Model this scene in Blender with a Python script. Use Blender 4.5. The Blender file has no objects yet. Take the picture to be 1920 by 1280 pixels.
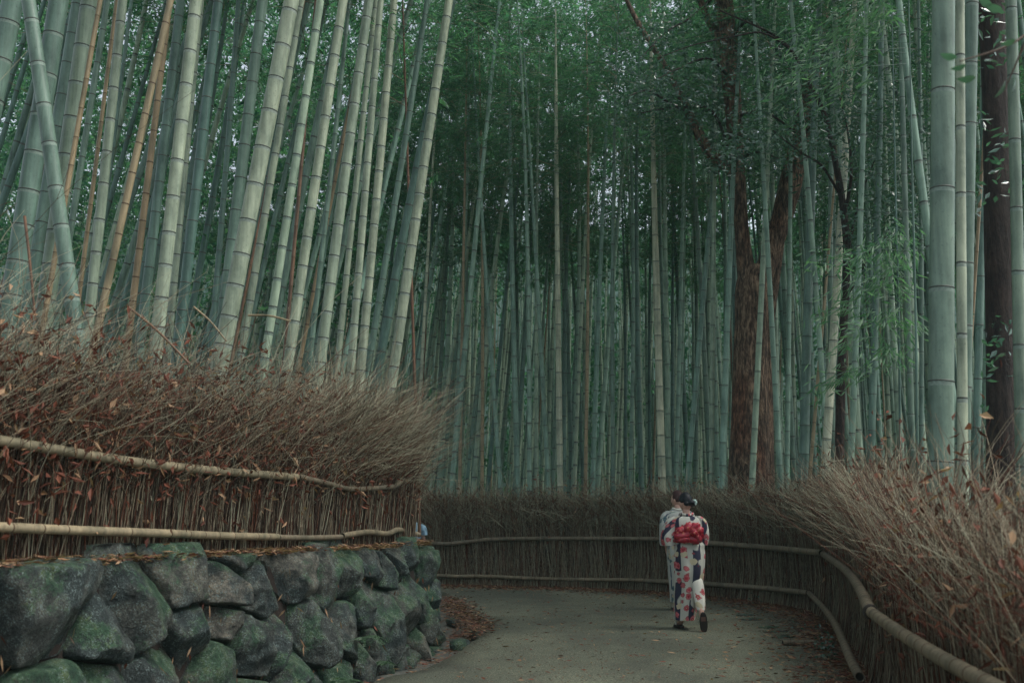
import bpy, math, random
import numpy as np
from mathutils import Vector, Matrix, noise as mnoise

R = math.radians
rng = np.random.default_rng(7)
random.seed(7)
S = bpy.context.scene
COL = S.collection

# ------------------------------------------------------------------ camera, light, exposure
F_PX, PITCH, CAM_Z = 1900.0, R(9.12), 1.47
cam_d = bpy.data.cameras.new('camera')
cam = bpy.data.objects.new('camera', cam_d); COL.objects.link(cam)
cam.location = (0, 0, CAM_Z); cam.rotation_euler = (R(90) + PITCH, 0, 0)
cam_d.sensor_width = 36; cam_d.lens = 36 * F_PX / 1920
cam_d.clip_start = .05; cam_d.clip_end = 600
cam_d.dof.use_dof = True; cam_d.dof.focus_distance = 12.6; cam_d.dof.aperture_fstop = 3.2
S.camera = cam

SUN_EL, SUN_ROT = R(60), R(100)
w = bpy.data.worlds.new('World'); S.world = w; w.use_nodes = True
nt = w.node_tree; bg = nt.nodes['Background']
sky = nt.nodes.new('ShaderNodeTexSky'); sky.sky_type = 'NISHITA'; sky.sun_disc = False
sky.sun_elevation = SUN_EL; sky.sun_rotation = SUN_ROT
sky.air_density = 1.0; sky.dust_density = 3.0; sky.ozone_density = 1.0
hs = nt.nodes.new('ShaderNodeHueSaturation'); hs.inputs['Saturation'].default_value = .4
nt.links.new(sky.outputs[0], hs.inputs['Color'])
nt.links.new(hs.outputs[0], bg.inputs['Color']); bg.inputs['Strength'].default_value = .12
sd = bpy.data.lights.new('sun', 'SUN'); sun = bpy.data.objects.new('sun', sd); COL.objects.link(sun)
sd.energy = 1.3; sd.angle = R(16); sd.color = (1, .97, .9)
_sv = Vector((math.sin(SUN_ROT) * math.cos(SUN_EL), math.cos(SUN_ROT) * math.cos(SUN_EL), math.sin(SUN_EL)))
sun.rotation_euler = _sv.to_track_quat('Z', 'Y').to_euler()
S.view_settings.view_transform = 'Standard'; S.view_settings.look = 'None'
S.view_settings.exposure = 1.15; S.view_settings.gamma = 1; S.view_settings.use_curve_mapping = False

# ------------------------------------------------------------------ helpers
CP, SP = math.cos(PITCH), math.sin(PITCH)
def ray(px, py):
    a = (px - 960) / F_PX; b = (640 - py) / F_PX
    return np.array((a, CP - b * SP, SP + b * CP))
def P(px, py, d):
    v = ray(px, py); return v * (d / v[1]) + np.array((0, 0, CAM_Z))
def G(px, py, z=0.):
    v = ray(px, py); return v * ((z - CAM_Z) / v[2]) + np.array((0, 0, CAM_Z))

class MB:
    """collects vertices and faces, builds one mesh object"""
    def __init__(s): s.v = []; s.f = []; s.n = 0; s.uv = []
    def add(s, v, f, m=0, smooth=True, uv=None):
        v = np.asarray(v, float).reshape(-1, 3); f = np.asarray(f, int)
        mi = np.broadcast_to(np.asarray(m, int), (len(f),))
        s.v.append(v); s.f.append((f + s.n, mi, smooth)); s.n += len(v)
        s.uv.append(np.zeros((len(v), 2)) if uv is None else np.asarray(uv, float))
    def mesh(s, name, mats, uv=False):
        me = bpy.data.meshes.new(name)
        V = np.concatenate(s.v); me.vertices.add(len(V)); me.vertices.foreach_set('co', V.ravel())
        lv = np.concatenate([f.ravel() for f, _, _ in s.f])
        lt = np.concatenate([np.full(len(f), f.shape[1]) for f, _, _ in s.f])
        mi = np.concatenate([m for _, m, _ in s.f])
        sm = np.concatenate([np.full(len(f), sm) for f, _, sm in s.f])
        me.loops.add(len(lv)); me.loops.foreach_set('vertex_index', lv)
        me.polygons.add(len(lt)); me.polygons.foreach_set('loop_start', np.concatenate([[0], np.cumsum(lt)[:-1]]))
        me.polygons.foreach_set('material_index', mi.astype(np.int32))
        me.polygons.foreach_set('use_smooth', sm)
        if uv:
            ul = me.uv_layers.new(name='uv'); U = np.concatenate(s.uv)
            ul.data.foreach_set('uv', U[lv].ravel())
        for m in mats: me.materials.append(m)
        me.update(calc_edges=True); me.validate()
        return me
    def build(s, name, mats, parent=None, loc=(0, 0, 0), uv=False):
        return link(name, s.mesh(name, mats, uv), parent, loc)
def link(name, data, parent=None, loc=(0, 0, 0)):
    o = bpy.data.objects.new(name, data); COL.objects.link(o); o.location = loc
    if parent: o.parent = parent
    return o
def tag(o, label=None, cat=None, group=None, kind=None):
    if label: o['label'] = label
    if cat: o['category'] = cat
    if group: o['group'] = group
    if kind: o['kind'] = kind
    return o
def empty(name, loc, label, cat, group=None):
    o = link(name, None, None, loc); o.empty_display_size = .1
    return tag(o, label, cat, group)

def nrm(v): return v / np.maximum(np.linalg.norm(v, axis=-1, keepdims=True), 1e-9)
def tubes(pts, rad, sides=3, closed_end=False):
    """pts (T,K,3), rad (T,K) -> verts, quads"""
    pts = np.asarray(pts, float); T, K, _ = pts.shape
    rad = np.broadcast_to(np.asarray(rad, float), (T, K))
    tan = np.gradient(pts, axis=1) if K > 1 else pts
    tan = nrm(tan)
    mean = nrm(pts[:, -1] - pts[:, 0])
    ref = np.where(np.abs(mean[:, 2:3]) > .8, np.array([[1., 0.1, 0]]), np.array([[0, 0.1, 1.]]))[:, None, :]
    s = nrm(np.cross(tan, np.broadcast_to(ref, tan.shape))); u = np.cross(s, tan)
    a = np.arange(sides) * 2 * math.pi / sides
    off = s[:, :, None, :] * np.cos(a)[:, None] + u[:, :, None, :] * np.sin(a)[:, None]
    V = pts[:, :, None, :] + off * rad[:, :, None, None]
    i = np.arange(T)[:, None, None] * K * sides + np.arange(K - 1)[None, :, None] * sides
    j = np.arange(sides)[None, None, :]; j2 = (j + 1) % sides
    Q = np.stack([i + j, i + j2, i + sides + j2, i + sides + j], -1).reshape(-1, 4)
    return V.reshape(-1, 3), Q
def leaves(p, d, ln, wd, fold=.0, r=rng):
    """diamond leaves at p (N,3) along d, quads"""
    p = np.asarray(p); N = len(p); d = nrm(d)
    q = nrm(np.cross(d, r.normal(size=(N, 3))))
    ln = np.broadcast_to(ln, (N,))[:, None]; wd = np.broadcast_to(wd, (N,))[:, None]
    n = np.cross(d, q)
    V = np.stack([p, p + d * ln * .42 + q * wd * .5 + n * wd * fold, p + d * ln, p + d * ln * .42 - q * wd * .5 + n * wd * fold], 1)
    return V.reshape(-1, 3), np.arange(4 * N).reshape(N, 4)
def polyline(pts, n=None, step=None):
    pts = np.asarray(pts, float)
    # catmull-rom densify, then resample by arc length
    out = []
    ext = np.vstack([2 * pts[0] - pts[1], pts, 2 * pts[-1] - pts[-2]])
    for k in range(1, len(ext) - 2):
        p0, p1, p2, p3 = ext[k - 1:k + 3]
        t = np.linspace(0, 1, 12, endpoint=False)[:, None]
        out.append(.5 * (2 * p1 + (p2 - p0) * t + (2 * p0 - 5 * p1 + 4 * p2 - p3) * t ** 2 + (3 * p1 - p0 - 3 * p2 + p3) * t ** 3))
    out.append(pts[-1:]); q = np.vstack(out)
    s = np.concatenate([[0], np.cumsum(np.linalg.norm(np.diff(q, axis=0), axis=1))])
    if step: n = max(2, int(round(s[-1] / step)) + 1)
    t = np.linspace(0, s[-1], n)
    return np.stack([np.interp(t, s, q[:, k]) for k in range(q.shape[1])], 1)

# ------------------------------------------------------------------ materials
def mat(name):
    m = bpy.data.materials.new(name); m.use_nodes = True
    t = m.node_tree; return m, t, t.nodes['Principled BSDF']
def node(t, kind, **kw):
    n = t.nodes.new(kind)
    for k, v in kw.items():
        if k in n.inputs: n.inputs[k].default_value = v
        else: setattr(n, k, v)
    return n
def noise_tex(t, scale, detail=4, stretch=(1, 1, 1), rough=.55, coord='Object', seed=True):
    tc = node(t, 'ShaderNodeTexCoord'); mp = node(t, 'ShaderNodeMapping'); mp.inputs['Scale'].default_value = stretch
    t.links.new(tc.outputs[coord], mp.inputs['Vector'])
    n = node(t, 'ShaderNodeTexNoise', Scale=scale, Detail=detail, Roughness=rough)
    if seed:
        oi = node(t, 'ShaderNodeObjectInfo'); ml = node(t, 'ShaderNodeMath', operation='MULTIPLY'); ml.inputs[1].default_value = 37.
        t.links.new(oi.outputs['Random'], ml.inputs[0])
        cb = node(t, 'ShaderNodeCombineXYZ'); t.links.new(ml.outputs[0], cb.inputs[0]); t.links.new(ml.outputs[0], cb.inputs[2])
        t.links.new(cb.outputs[0], mp.inputs['Location'])
    t.links.new(mp.outputs[0], n.inputs['Vector'])
    return n.outputs['Fac']
def ramp(t, fac, stops, interp='LINEAR'):
    r = node(t, 'ShaderNodeValToRGB'); r.color_ramp.interpolation = interp
    e = r.color_ramp.elements
    while len(e) < len(stops): e.new(.5)
    for x, (pos, c) in zip(e, stops): x.position = pos; x.color = (*c, 1) if len(c) == 3 else c
    t.links.new(fac, r.inputs[0]); return r.outputs[0]
def mix(t, fac, a, b, mode='MIX'):
    n = node(t, 'ShaderNodeMix'); n.data_type = 'RGBA'; n.blend_type = mode
    for s, v in ((n.inputs['Factor'], fac), (n.inputs[6], a), (n.inputs[7], b)):
        if hasattr(v, 'is_linked'): t.links.new(v, s)
        else: s.default_value = v if not isinstance(v, tuple) else (*v, 1)
    return n.outputs[2]
def bump(t, b, h, strength=.3, dist=.01):
    n = node(t, 'ShaderNodeBump'); n.inputs['Strength'].default_value = strength; n.inputs['Distance'].default_value = dist
    t.links.new(h, n.inputs['Height']); t.links.new(n.outputs[0], b.inputs['Normal'])
def orand(t): return node(t, 'ShaderNodeObjectInfo').outputs['Random']

def bamboo_mat(name, c1, c2, c3, rough=.42, patch=.85):
    m, t, b = mat(name)
    base = ramp(t, orand(t), [(0, c1), (.5, c2), (1, c3)])
    st = noise_tex(t, 30, 5, (1, 1, .04))
    col = mix(t, .8, base, ramp(t, st, [(.3, (.55, .56, .53)), (.7, (1.1, 1.1, 1.08))]), 'MULTIPLY')
    pn = noise_tex(t, 5, 7, (1, 1, .5), .68)
    col = mix(t, patch, col, ramp(t, pn, [(.34, (.45, .52, .5)), (.47, (.85, .88, .85)), (.58, (1.1, 1.1, 1.06)), (.7, (1.35, 1.33, 1.25))]), 'MULTIPLY')
    sp = noise_tex(t, 60, 3, (1, 1, .6), .7)
    col = mix(t, .6, col, ramp(t, sp, [(.28, (.35, .36, .34)), (.4, (1, 1, 1))]), 'MULTIPLY')
    t.links.new(col, b.inputs['Base Color'])
    b.inputs['Roughness'].default_value = rough; b.inputs['Specular IOR Level'].default_value = .35
    bump(t, b, st, .12, .004)
    return m
M = {}
M['culm'] = bamboo_mat('bamboo_green', (.245, .315, .24), (.34, .395, .295), (.43, .455, .34))  # lit tone; the darker greens below carry the grove's shade in their colour
M['culm_mid'] = bamboo_mat('bamboo_blue_green_dim', (.17, .29, .24), (.235, .36, .28), (.33, .42, .31))
M['culm_deep'] = bamboo_mat('bamboo_grey_green_dim', (.12, .20, .165), (.15, .225, .175), (.19, .255, .19))
M['culm_dark'] = bamboo_mat('bamboo_green_shaded', (.08, .16, .138), (.115, .20, .165), (.15, .235, .185))
M['culm_tan'] = bamboo_mat('bamboo_dead_tan', (.27, .20, .115), (.31, .25, .15), (.25, .20, .125))
M['culm_brown'] = bamboo_mat('bamboo_dead_brown', (.15, .075, .042), (.18, .10, .055), (.13, .075, .045))
M['rail'] = bamboo_mat('rail_bamboo', (.29, .235, .155), (.265, .225, .15), (.235, .2, .14), .5)
M['rail_old'] = bamboo_mat('rail_bamboo_weathered', (.215, .175, .115), (.19, .155, .105), (.165, .135, .095), .6)
M['cut_end'] = bamboo_mat('bamboo_cut_end', (.03, .025, .02), (.035, .03, .025), (.03, .025, .02), .8)
def plain(name, c, rough=.7, spec=.3, var=0, scale=20):
    m, t, b = mat(name)
    if var:
        n = noise_tex(t, scale, 4, seed=False)
        lo = tuple(x * (1 - var) for x in c); hi = tuple(x * (1 + var) for x in c)
        t.links.new(ramp(t, n, [(.3, lo), (.7, hi)]), b.inputs['Base Color'])
    else: b.inputs['Base Color'].default_value = (*c, 1)
    b.inputs['Roughness'].default_value = rough; b.inputs['Specular IOR Level'].default_value = spec
    return m
M['node_dark'] = plain('bamboo_node_dark', (.06, .072, .06), .6, .3, .3)
M['node_pale'] = plain('bamboo_node_bloom', (.235, .285, .235), .55, .3, .25, 60)
M['node_pale_deep'] = plain('bamboo_node_bloom_dim', (.16, .22, .18), .55, .3, .25, 60)
M['node_brown'] = plain('bamboo_node_brown', (.09, .06, .035), .6, .3, .3)
def leaf_mat(name, a, b_, rough=.45, trans=.45, spec=.4):
    m, t, b = mat(name)
    g = node(t, 'ShaderNodeNewGeometry')
    col = ramp(t, g.outputs['Random Per Island'], [(0, a), (.5, tuple((x + y) / 2 for x, y in zip(a, b_))), (1, b_)])
    t.links.new(col, b.inputs['Base Color']); b.inputs['Roughness'].default_value = rough
    b.inputs['Specular IOR Level'].default_value = spec
    tr = node(t, 'ShaderNodeBsdfTranslucent'); t.links.new(mix(t, 1., col, (1.1, 1.45, .9), 'MULTIPLY'), tr.inputs['Color'])
    ms = node(t, 'ShaderNodeMixShader'); ms.inputs[0].default_value = trans
    out = t.nodes['Material Output']
    t.links.new(b.outputs[0], ms.inputs[1]); t.links.new(tr.outputs[0], ms.inputs[2]); t.links.new(ms.outputs[0], out.inputs['Surface'])
    return m
M['leaf'] = leaf_mat('bamboo_leaf', (.025, .085, .06), (.085, .175, .10), trans=.6)
M['leaf_far'] = leaf_mat('far_foliage_leaf', (.022, .085, .06), (.085, .18, .10), trans=.6)
M['leaf_broad'] = leaf_mat('broad_leaf', (.03, .08, .058), (.085, .165, .12), .25, .3, .9)
M['leaf_young'] = leaf_mat('young_bamboo_leaf', (.06, .15, .09), (.15, .27, .15), trans=.5)
M['fern'] = leaf_mat('fern_leaf', (.05, .1, .06), (.12, .18, .11))
M['leaf_red'] = leaf_mat('dead_leaf_red', (.09, .032, .022), (.20, .07, .042), .6, .2, .2)
M['leaf_tan'] = leaf_mat('dead_leaf_tan', (.24, .13, .07), (.38, .25, .15), .6, .2, .2)
M['leaf_brown'] = leaf_mat('dead_leaf_brown', (.05, .03, .022), (.15, .085, .055), .7, .1, .2)
M['twig_dark'] = leaf_mat('twig_dark', (.035, .022, .016), (.085, .058, .04), .8, 0, .2)
M['twig_grey'] = leaf_mat('twig_grey', (.135, .108, .07), (.28, .235, .155), .7, 0, .3)
M['twig_pale'] = leaf_mat('twig_pale', (.26, .25, .17), (.42, .40, .28), .7, .1, .3)
M['twig_red'] = leaf_mat('twig_red', (.09, .032, .018), (.16, .06, .035), .75, 0, .2)
def bark_mat(name, a, b_, c):
    m, t, b = mat(name)
    n = noise_tex(t, 22, 7, (1, 1, .22), .75); v = noise_tex(t, 2.2, 3); r_ = noise_tex(t, 1.1, 2, (1, 1, .4))
    col = mix(t, .8, ramp(t, n, [(.38, a), (.5, b_), (.62, c)]), ramp(t, v, [(.35, (.6, .55, .5)), (.65, (1.25, 1.2, 1.15))]), 'MULTIPLY')
    col = mix(t, ramp(t, r_, [(.55, (0, 0, 0)), (.65, (.6, .6, .6))]), col, (.85, .42, .3), 'MULTIPLY')
    t.links.new(col, b.inputs['Base Color']); b.inputs['Roughness'].default_value = .85
    bump(t, b, n, 1., .12)
    return m
M['bark'] = bark_mat('bark_brown', (.02, .014, .01), (.14, .092, .062), (.42, .30, .2))
M['bark_dark'] = bark_mat('bark_dark', (.012, .009, .008), (.035, .026, .021), (.065, .048, .038))
# stone: grey faces, moss, pale lichen specks; dark patches painted for relief soft light hides
def stone_mat():
    m, t, b = mat('mossy_stone')
    big = noise_tex(t, 3.6, 6, rough=.62); med = noise_tex(t, 11, 7, rough=.72); fine = noise_tex(t, 55, 5, rough=.75); sp = noise_tex(t, 95, 3, rough=.7); relief_dark = noise_tex(t, 2.6, 5, rough=.65)
    base = ramp(t, orand(t), [(0, (.035, .048, .048)), (.25, (.11, .10, .08)), (.5, (.05, .062, .058)), (.75, (.09, .09, .074)), (1, (.15, .14, .115))])
    col = mix(t, 1., base, ramp(t, fine, [(.32, (.35, .36, .38)), (.5, (.95, .95, .95)), (.68, (1.7, 1.65, 1.55))]), 'MULTIPLY')
    col = mix(t, 1., col, ramp(t, med, [(.36, (.3, .36, .38)), (.48, (.85, .86, .86)), (.64, (1.5, 1.42, 1.25))]), 'MULTIPLY')
    col = mix(t, ramp(t, relief_dark, [(.46, (0, 0, 0)), (.58, (.85, .85, .85))]), col, mix(t, .9, (.022, .034, .034), ramp(t, fine, [(.35, (.5, .5, .5)), (.65, (1.8, 1.8, 1.8))]), 'MULTIPLY'))
    g = node(t, 'ShaderNodeNewGeometry'); sx = node(t, 'ShaderNodeSeparateXYZ'); t.links.new(g.outputs['Normal'], sx.inputs[0])
    ad = node(t, 'ShaderNodeMath', operation='MULTIPLY_ADD'); ad.inputs[1].default_value = .10; t.links.new(sx.outputs[2], ad.inputs[0]); t.links.new(big, ad.inputs[2])
    rm = node(t, 'ShaderNodeMath', operation='MULTIPLY_ADD'); rm.inputs[1].default_value = .2; rm.inputs[2].default_value = -.1; wn_ = node(t, 'ShaderNodeTexWhiteNoise', noise_dimensions='1D'); t.links.new(orand(t), wn_.inputs['W']); t.links.new(wn_.outputs['Value'], rm.inputs[0]); ar = node(t, 'ShaderNodeMath', operation='ADD'); t.links.new(rm.outputs[0], ar.inputs[0]); t.links.new(fine, ar.inputs[1])
    a2 = node(t, 'ShaderNodeMath', operation='MULTIPLY_ADD'); a2.inputs[1].default_value = .5; t.links.new(ar.outputs[0], a2.inputs[0]); t.links.new(ad.outputs[0], a2.inputs[2])
    mossf = ramp(t, a2.outputs[0], [(.755, (0, 0, 0)), (.85, (.92, .92, .92))])
    mossc = ramp(t, med, [(.3, (.01, .034, .022)), (.5, (.03, .075, .036)), (.7, (.10, .135, .045))])
    col = mix(t, mossf, col, mix(t, 1., mossc, ramp(t, fine, [(.35, (.5, .5, .5)), (.65, (1.5, 1.5, 1.5))]), 'MULTIPLY'))
    lich = mix(t, 1., ramp(t, sp, [(.54, (0, 0, 0)), (.6, (1, 1, 1))]), ramp(t, med, [(.47, (0, 0, 0)), (.55, (.9, .9, .9))]), 'MULTIPLY')
    col = mix(t, lich, col, (.19, .26, .245))
    t.links.new(col, b.inputs['Base Color']); b.inputs['Roughness'].default_value = .6; b.inputs['Specular IOR Level'].default_value = .35
    h = mix(t, .4, med, fine); bump(t, b, h, 1., .06)
    return m
M['stone'] = stone_mat()
def ground_mat(name, a, b_, c, sc=60, leafy=0., rough=.85):
    m, t, b = mat(name)
    f = noise_tex(t, sc, 5, rough=.75, seed=False); v = noise_tex(t, .9, 4, seed=False)
    col = mix(t, .8, ramp(t, f, [(.3, a), (.5, b_), (.72, c)]), ramp(t, v, [(.35, (.72, .75, .74)), (.65, (1.18, 1.16, 1.1))]), 'MULTIPLY')
    t.links.new(col, b.inputs['Base Color']); b.inputs['Roughness'].default_value = rough; b.inputs['Specular IOR Level'].default_value = .25
    bump(t, b, f, .5, .01)
    return m
def path_mat():
    m, t, b = mat('path_asphalt')
    f = noise_tex(t, 55, 3, rough=.8, seed=False); gr = noise_tex(t, 160, 2, rough=.8, seed=False); v = noise_tex(t, .55, 5, (1, .6, 1), seed=False); v2 = noise_tex(t, 3, 5, seed=False)
    col = ramp(t, f, [(.34, (.05, .06, .054)), (.48, (.115, .13, .112)), (.58, (.165, .18, .15)), (.68, (.29, .30, .25))])
    col = mix(t, .7, col, ramp(t, gr, [(.36, (.5, .5, .5)), (.64, (1.5, 1.5, 1.45))]), 'MULTIPLY')
    col = mix(t, .9, col, ramp(t, v, [(.38, (.62, .64, .63)), (.6, (1.22, 1.22, 1.12))]), 'MULTIPLY')
    col = mix(t, .5, col, ramp(t, v2, [(.35, (.75, .72, .68)), (.6, (1.05, 1.08, 1.0))]), 'MULTIPLY')
    col = mix(t, 1., col, (.93, .9, .84), 'MULTIPLY')
    t.links.new(col, b.inputs['Base Color']); b.inputs['Roughness'].default_value = .8; b.inputs['Specular IOR Level'].default_value = .3
    bump(t, b, f, 1., .02)
    return m
M['path'] = path_mat()
M['gutter'] = ground_mat('gutter_concrete', (.05, .055, .05), (.085, .09, .08), (.12, .12, .1), 30)
M['soil'] = ground_mat('grove_soil', (.03, .022, .016), (.07, .045, .03), (.13, .085, .05), 25)
M['backdrop_slope'] = ground_mat('dark_backdrop', (.01, .026, .022), (.02, .045, .035), (.035, .065, .048), 1.5)
M['mat'] = ground_mat('dark_backing', (.012, .009, .008), (.025, .018, .015), (.045, .033, .026), 90)  # near-black tone for shade inside the brush; also earth behind the stones
M['skin'] = plain('skin', (.52, .32, .24), .5, .4)
M['hair'] = plain('hair_black', (.008, .009, .012), .5, .25)
M['hair_red'] = plain('hair_dark_red', (.04, .014, .012), .5, .3)
M['sandal'] = plain('sandal_dark', (.025, .018, .016), .6, .3)
M['sole_tag'] = plain('sole_tag', (.13, .07, .055), .6, .3)

# ------------------------------------------------------------------ layout curves (plan view)
WALL = polyline([(-3.75, 1.2), (-3.0, 3.4), (-2.4, 5.4), (-1.95, 7.0), (-1.5, 8.6), (-1.15, 10.0), (-.86, 11.3), (-.9, 11.85), (-1.3, 12.7), (-2.2, 14.0), (-3.6, 15.6)], step=.06)
LFENCE = polyline([(-4.1, 1.0), (-3.4, 3.4), (-2.78, 5.4), (-2.32, 7.0), (-1.87, 8.6), (-1.5, 10.0), (-1.2, 11.1), (-1.17, 11.35), (-1.35, 12.0), (-2.1, 13.6), (-3.6, 15.4)], step=.05)
RFENCE = polyline([(-4.8, 22.2), (-3.4, 21.2), (-1.45, 19.3), (.4, 18.7), (2.1, 18.0), (3.3, 16.7), (4.12, 15.1), (4.2, 13.7), (3.74, 11.1), (3.25, 9.1), (2.53, 6.5), (2.22, 5.4), (2.07, 4.5), (1.96, 3.85), (1.82, 2.8), (1.72, 1.4)], step=.05)
def terr_z(y): return float(np.interp(y, [3, 5, 11, 13], [1.22, 1.18, 1.05, 1.05]))
TPOLY = np.vstack([WALL, [(-8, 18), (-14, 20.5), (-45, 30), (-45, -8), (-6, -8)]])
def in_poly(x, y, poly):
    c = False; n = len(poly); j = n - 1
    for i in range(n):
        xi, yi = poly[i]; xj, yj = poly[j]
        if (yi > y) != (yj > y) and x < (xj - xi) * (y - yi) / (yj - yi) + xi: c = not c
        j = i
    return c
TP = [tuple(p) for p in TPOLY[::6]]
RP = [(-14, 27), (-7, 23.6)] + [tuple(p) for p in RFENCE[::6]] + [(1.5, -8), (60, -8), (60, 90), (-60, 90), (-60, 45)]
def ground_z(x, y): return terr_z(y) if in_poly(x, y, TP) else 0.
def plan_hit(px, curve, ymin=0):
    """depth at which the vertical plane through image column px meets a plan curve"""
    a = (px - 960) / (F_PX * CP)     # plan direction, close enough for the small pitch
    v = curve[:, 0] - a * curve[:, 1]
    k = np.where(v[:-1] * v[1:] <= 0)[0]
    if not len(k): return None
    ys = [curve[i, 1] + (curve[i + 1, 1] - curve[i, 1]) * (v[i] / (v[i] - v[i + 1] + 1e-12)) for i in k]
    ys = [y for y in ys if y > ymin]
    return min(ys) if ys else None
def on_plane(px, py, curve):
    d = plan_hit(px, curve)
    for _ in range(3):
        p = P(px, py, d); col = 960 + (p[0] / p[1]) * F_PX * CP; d = plan_hit(col, curve) or d
    return P(px, py, d)
def offset_curve(c, k):
    t = nrm(np.gradient(c, axis=0)); return c + np.stack([t[:, 1], -t[:, 0]], 1) * k

# ------------------------------------------------------------------ ground, path, terrace
b = MB(); b.add([(-250, -60, -.10), (250, -60, -.10), (250, 400, -.10), (-250, 400, -.10)], [(0, 1, 2, 3)])
tag(b.build('ground', [M['soil']]), 'brown leaf-strewn soil of the bamboo grove', 'ground', kind='structure')
pedge = polyline([(-2.35, .5), (-1.75, 4), (-1.35, 6.5)] + [tuple(G(*p)[:2]) for p in [(700, 1279), (790, 1255), (860, 1222), (900, 1190), (908, 1172), (872, 1143), (838, 1112)]] + [(-2.1, 19.3), (-4.5, 21.2), (-9, 23.2)], step=.12)
def resample(c, n):
    s = np.concatenate([[0], np.cumsum(np.linalg.norm(np.diff(c, axis=0), axis=1))]); t = np.linspace(0, s[-1], n)
    return np.stack([np.interp(t, s, c[:, k]) for k in range(2)], 1)
n = 260
jit = np.array([mnoise.noise(Vector((i * .35, 3, 0))) for i in range(n)]) * .05
L_ = resample(pedge, n); L_[:, 0] += jit
R_ = resample(np.vstack([offset_curve(RFENCE, .0)[::-1], [(-7, 23.6), (-12, 26)]]), n) + np.array([.22, .1])
R_[:, :] = R_
cols = 14
b = MB(); V = []
for k in range(cols + 1):
    f = k / cols; xy = L_ * (1 - f) + R_ * f
    z = np.array([mnoise.noise(Vector((x * .7, y * .7, 0))) * .008 for x, y in xy])
    V.append(np.column_stack([xy, z]))
V = [np.column_stack([L_ - [.03, 0], np.full(n, -.13)])] + V + [np.column_stack([R_ + [.1, 0], np.full(n, -.13)])]
V = np.array(V); K = len(V)
i, j = np.meshgrid(np.arange(K - 1), np.arange(n - 1), indexing='ij')
b.add(V.reshape(-1, 3), np.stack([i * n + j, (i + 1) * n + j, (i + 1) * n + j + 1, i * n + j + 1], -1).reshape(-1, 4))
tag(b.build('path', [M['path']]), 'grey asphalt walking path curving left between the brush fences', 'path', kind='structure')
# gutter between wall foot and path edge
b = MB(); A_ = resample(WALL, n); A2 = resample(pedge[pedge[:, 1] < 19], n)
V = [np.column_stack([A_ * (1 - f) + (A2 + [.04, 0]) * f, np.array([-.075 + .02 * mnoise.noise(Vector((q * .2, f * 3, 5))) - .02 * math.sin(f * 3.14) for q in range(n)])]) for f in np.linspace(0, 1, 7)]
V = np.array(V); i, j = np.meshgrid(np.arange(6), np.arange(n - 1), indexing='ij')
b.add(V.reshape(-1, 3), np.stack([i * n + j, (i + 1) * n + j, (i + 1) * n + j + 1, i * n + j + 1], -1).reshape(-1, 4))
tag(b.build('gutter', [M['gutter']]), 'shallow grey concrete gutter along the foot of the stone wall', 'gutter', kind='structure')
# terrace
b = MB(); c = offset_curve(WALL, -.3)
c = np.vstack([c, [(-8, 18), (-14, 20.5), (-45, 30)]]); m_ = len(c)
zt = np.array([terr_z(y) for _, y in c]) - .03
far = np.column_stack([np.full(m_, -46.), np.linspace(-20, 34, m_), np.full(m_, 1.1)])
V = np.vstack([np.column_stack([c, np.full(m_, -.3)]), np.column_stack([c, zt]), np.column_stack([c * .9 + far[:, :2] * .1, zt + .05]), far])
j = np.arange(m_ - 1); Q = np.concatenate([np.stack([k * m_ + j, k * m_ + j + 1, (k + 1) * m_ + j + 1, (k + 1) * m_ + j], -1) for k in range(3)])
b.add(V, Q)
tag(b.build('terrace', [M['soil']]), 'raised bank of brown soil held by the stone wall', 'ground', kind='structure')

# ------------------------------------------------------------------ stone retaining wall
wall = empty('stone_wall', (0, 0, 0), 'low mossy wall of rough dark stones below the left brush fence', 'stone wall')
slen = np.concatenate([[0], np.cumsum(np.linalg.norm(np.diff(WALL, axis=0), axis=1))])
wt = nrm(np.gradient(WALL, axis=0)); wn = np.stack([wt[:, 1], -wt[:, 0]], 1)
def wall_pt(s, z, out):
    x = np.interp(s, slen, WALL[:, 0]); y = np.interp(s, slen, WALL[:, 1])
    nx = np.interp(s, slen, wn[:, 0]); ny = np.interp(s, slen, wn[:, 1])
    o = out - .13 * z
    return np.stack([x + nx * o, y + ny * o, z], -1)
s0, s1 = 1.5, slen[-1]
sites = []
rs = random.Random(11)
rows = [(.0, .70), (.44, .62), (.88, .52)]
for r_, (zc, sp) in enumerate(rows):
    s = s0 + rs.uniform(0, .3)
    while s < s1:
        sites.append((s, zc + rs.uniform(-.17, .17))); s += sp * rs.uniform(.5, 1.5)
        if rs.random() < .42: sites.append((s - sp * .45, zc + rs.choice((-.24, .24)) + rs.uniform(-.03, .03)))
def clip(poly, a, b_, c):        # keep a*x+b*y<=c
    out = []
    for k in range(len(poly)):
        p, q = poly[k], poly[(k + 1) % len(poly)]
        dp, dq = a * p[0] + b_ * p[1] - c, a * q[0] + b_ * q[1] - c
        if dp <= 0: out.append(p)
        if dp * dq < 0:
            t = dp / (dp - dq); out.append((p[0] + (q[0] - p[0]) * t, p[1] + (q[1] - p[1]) * t))
    return out
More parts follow.
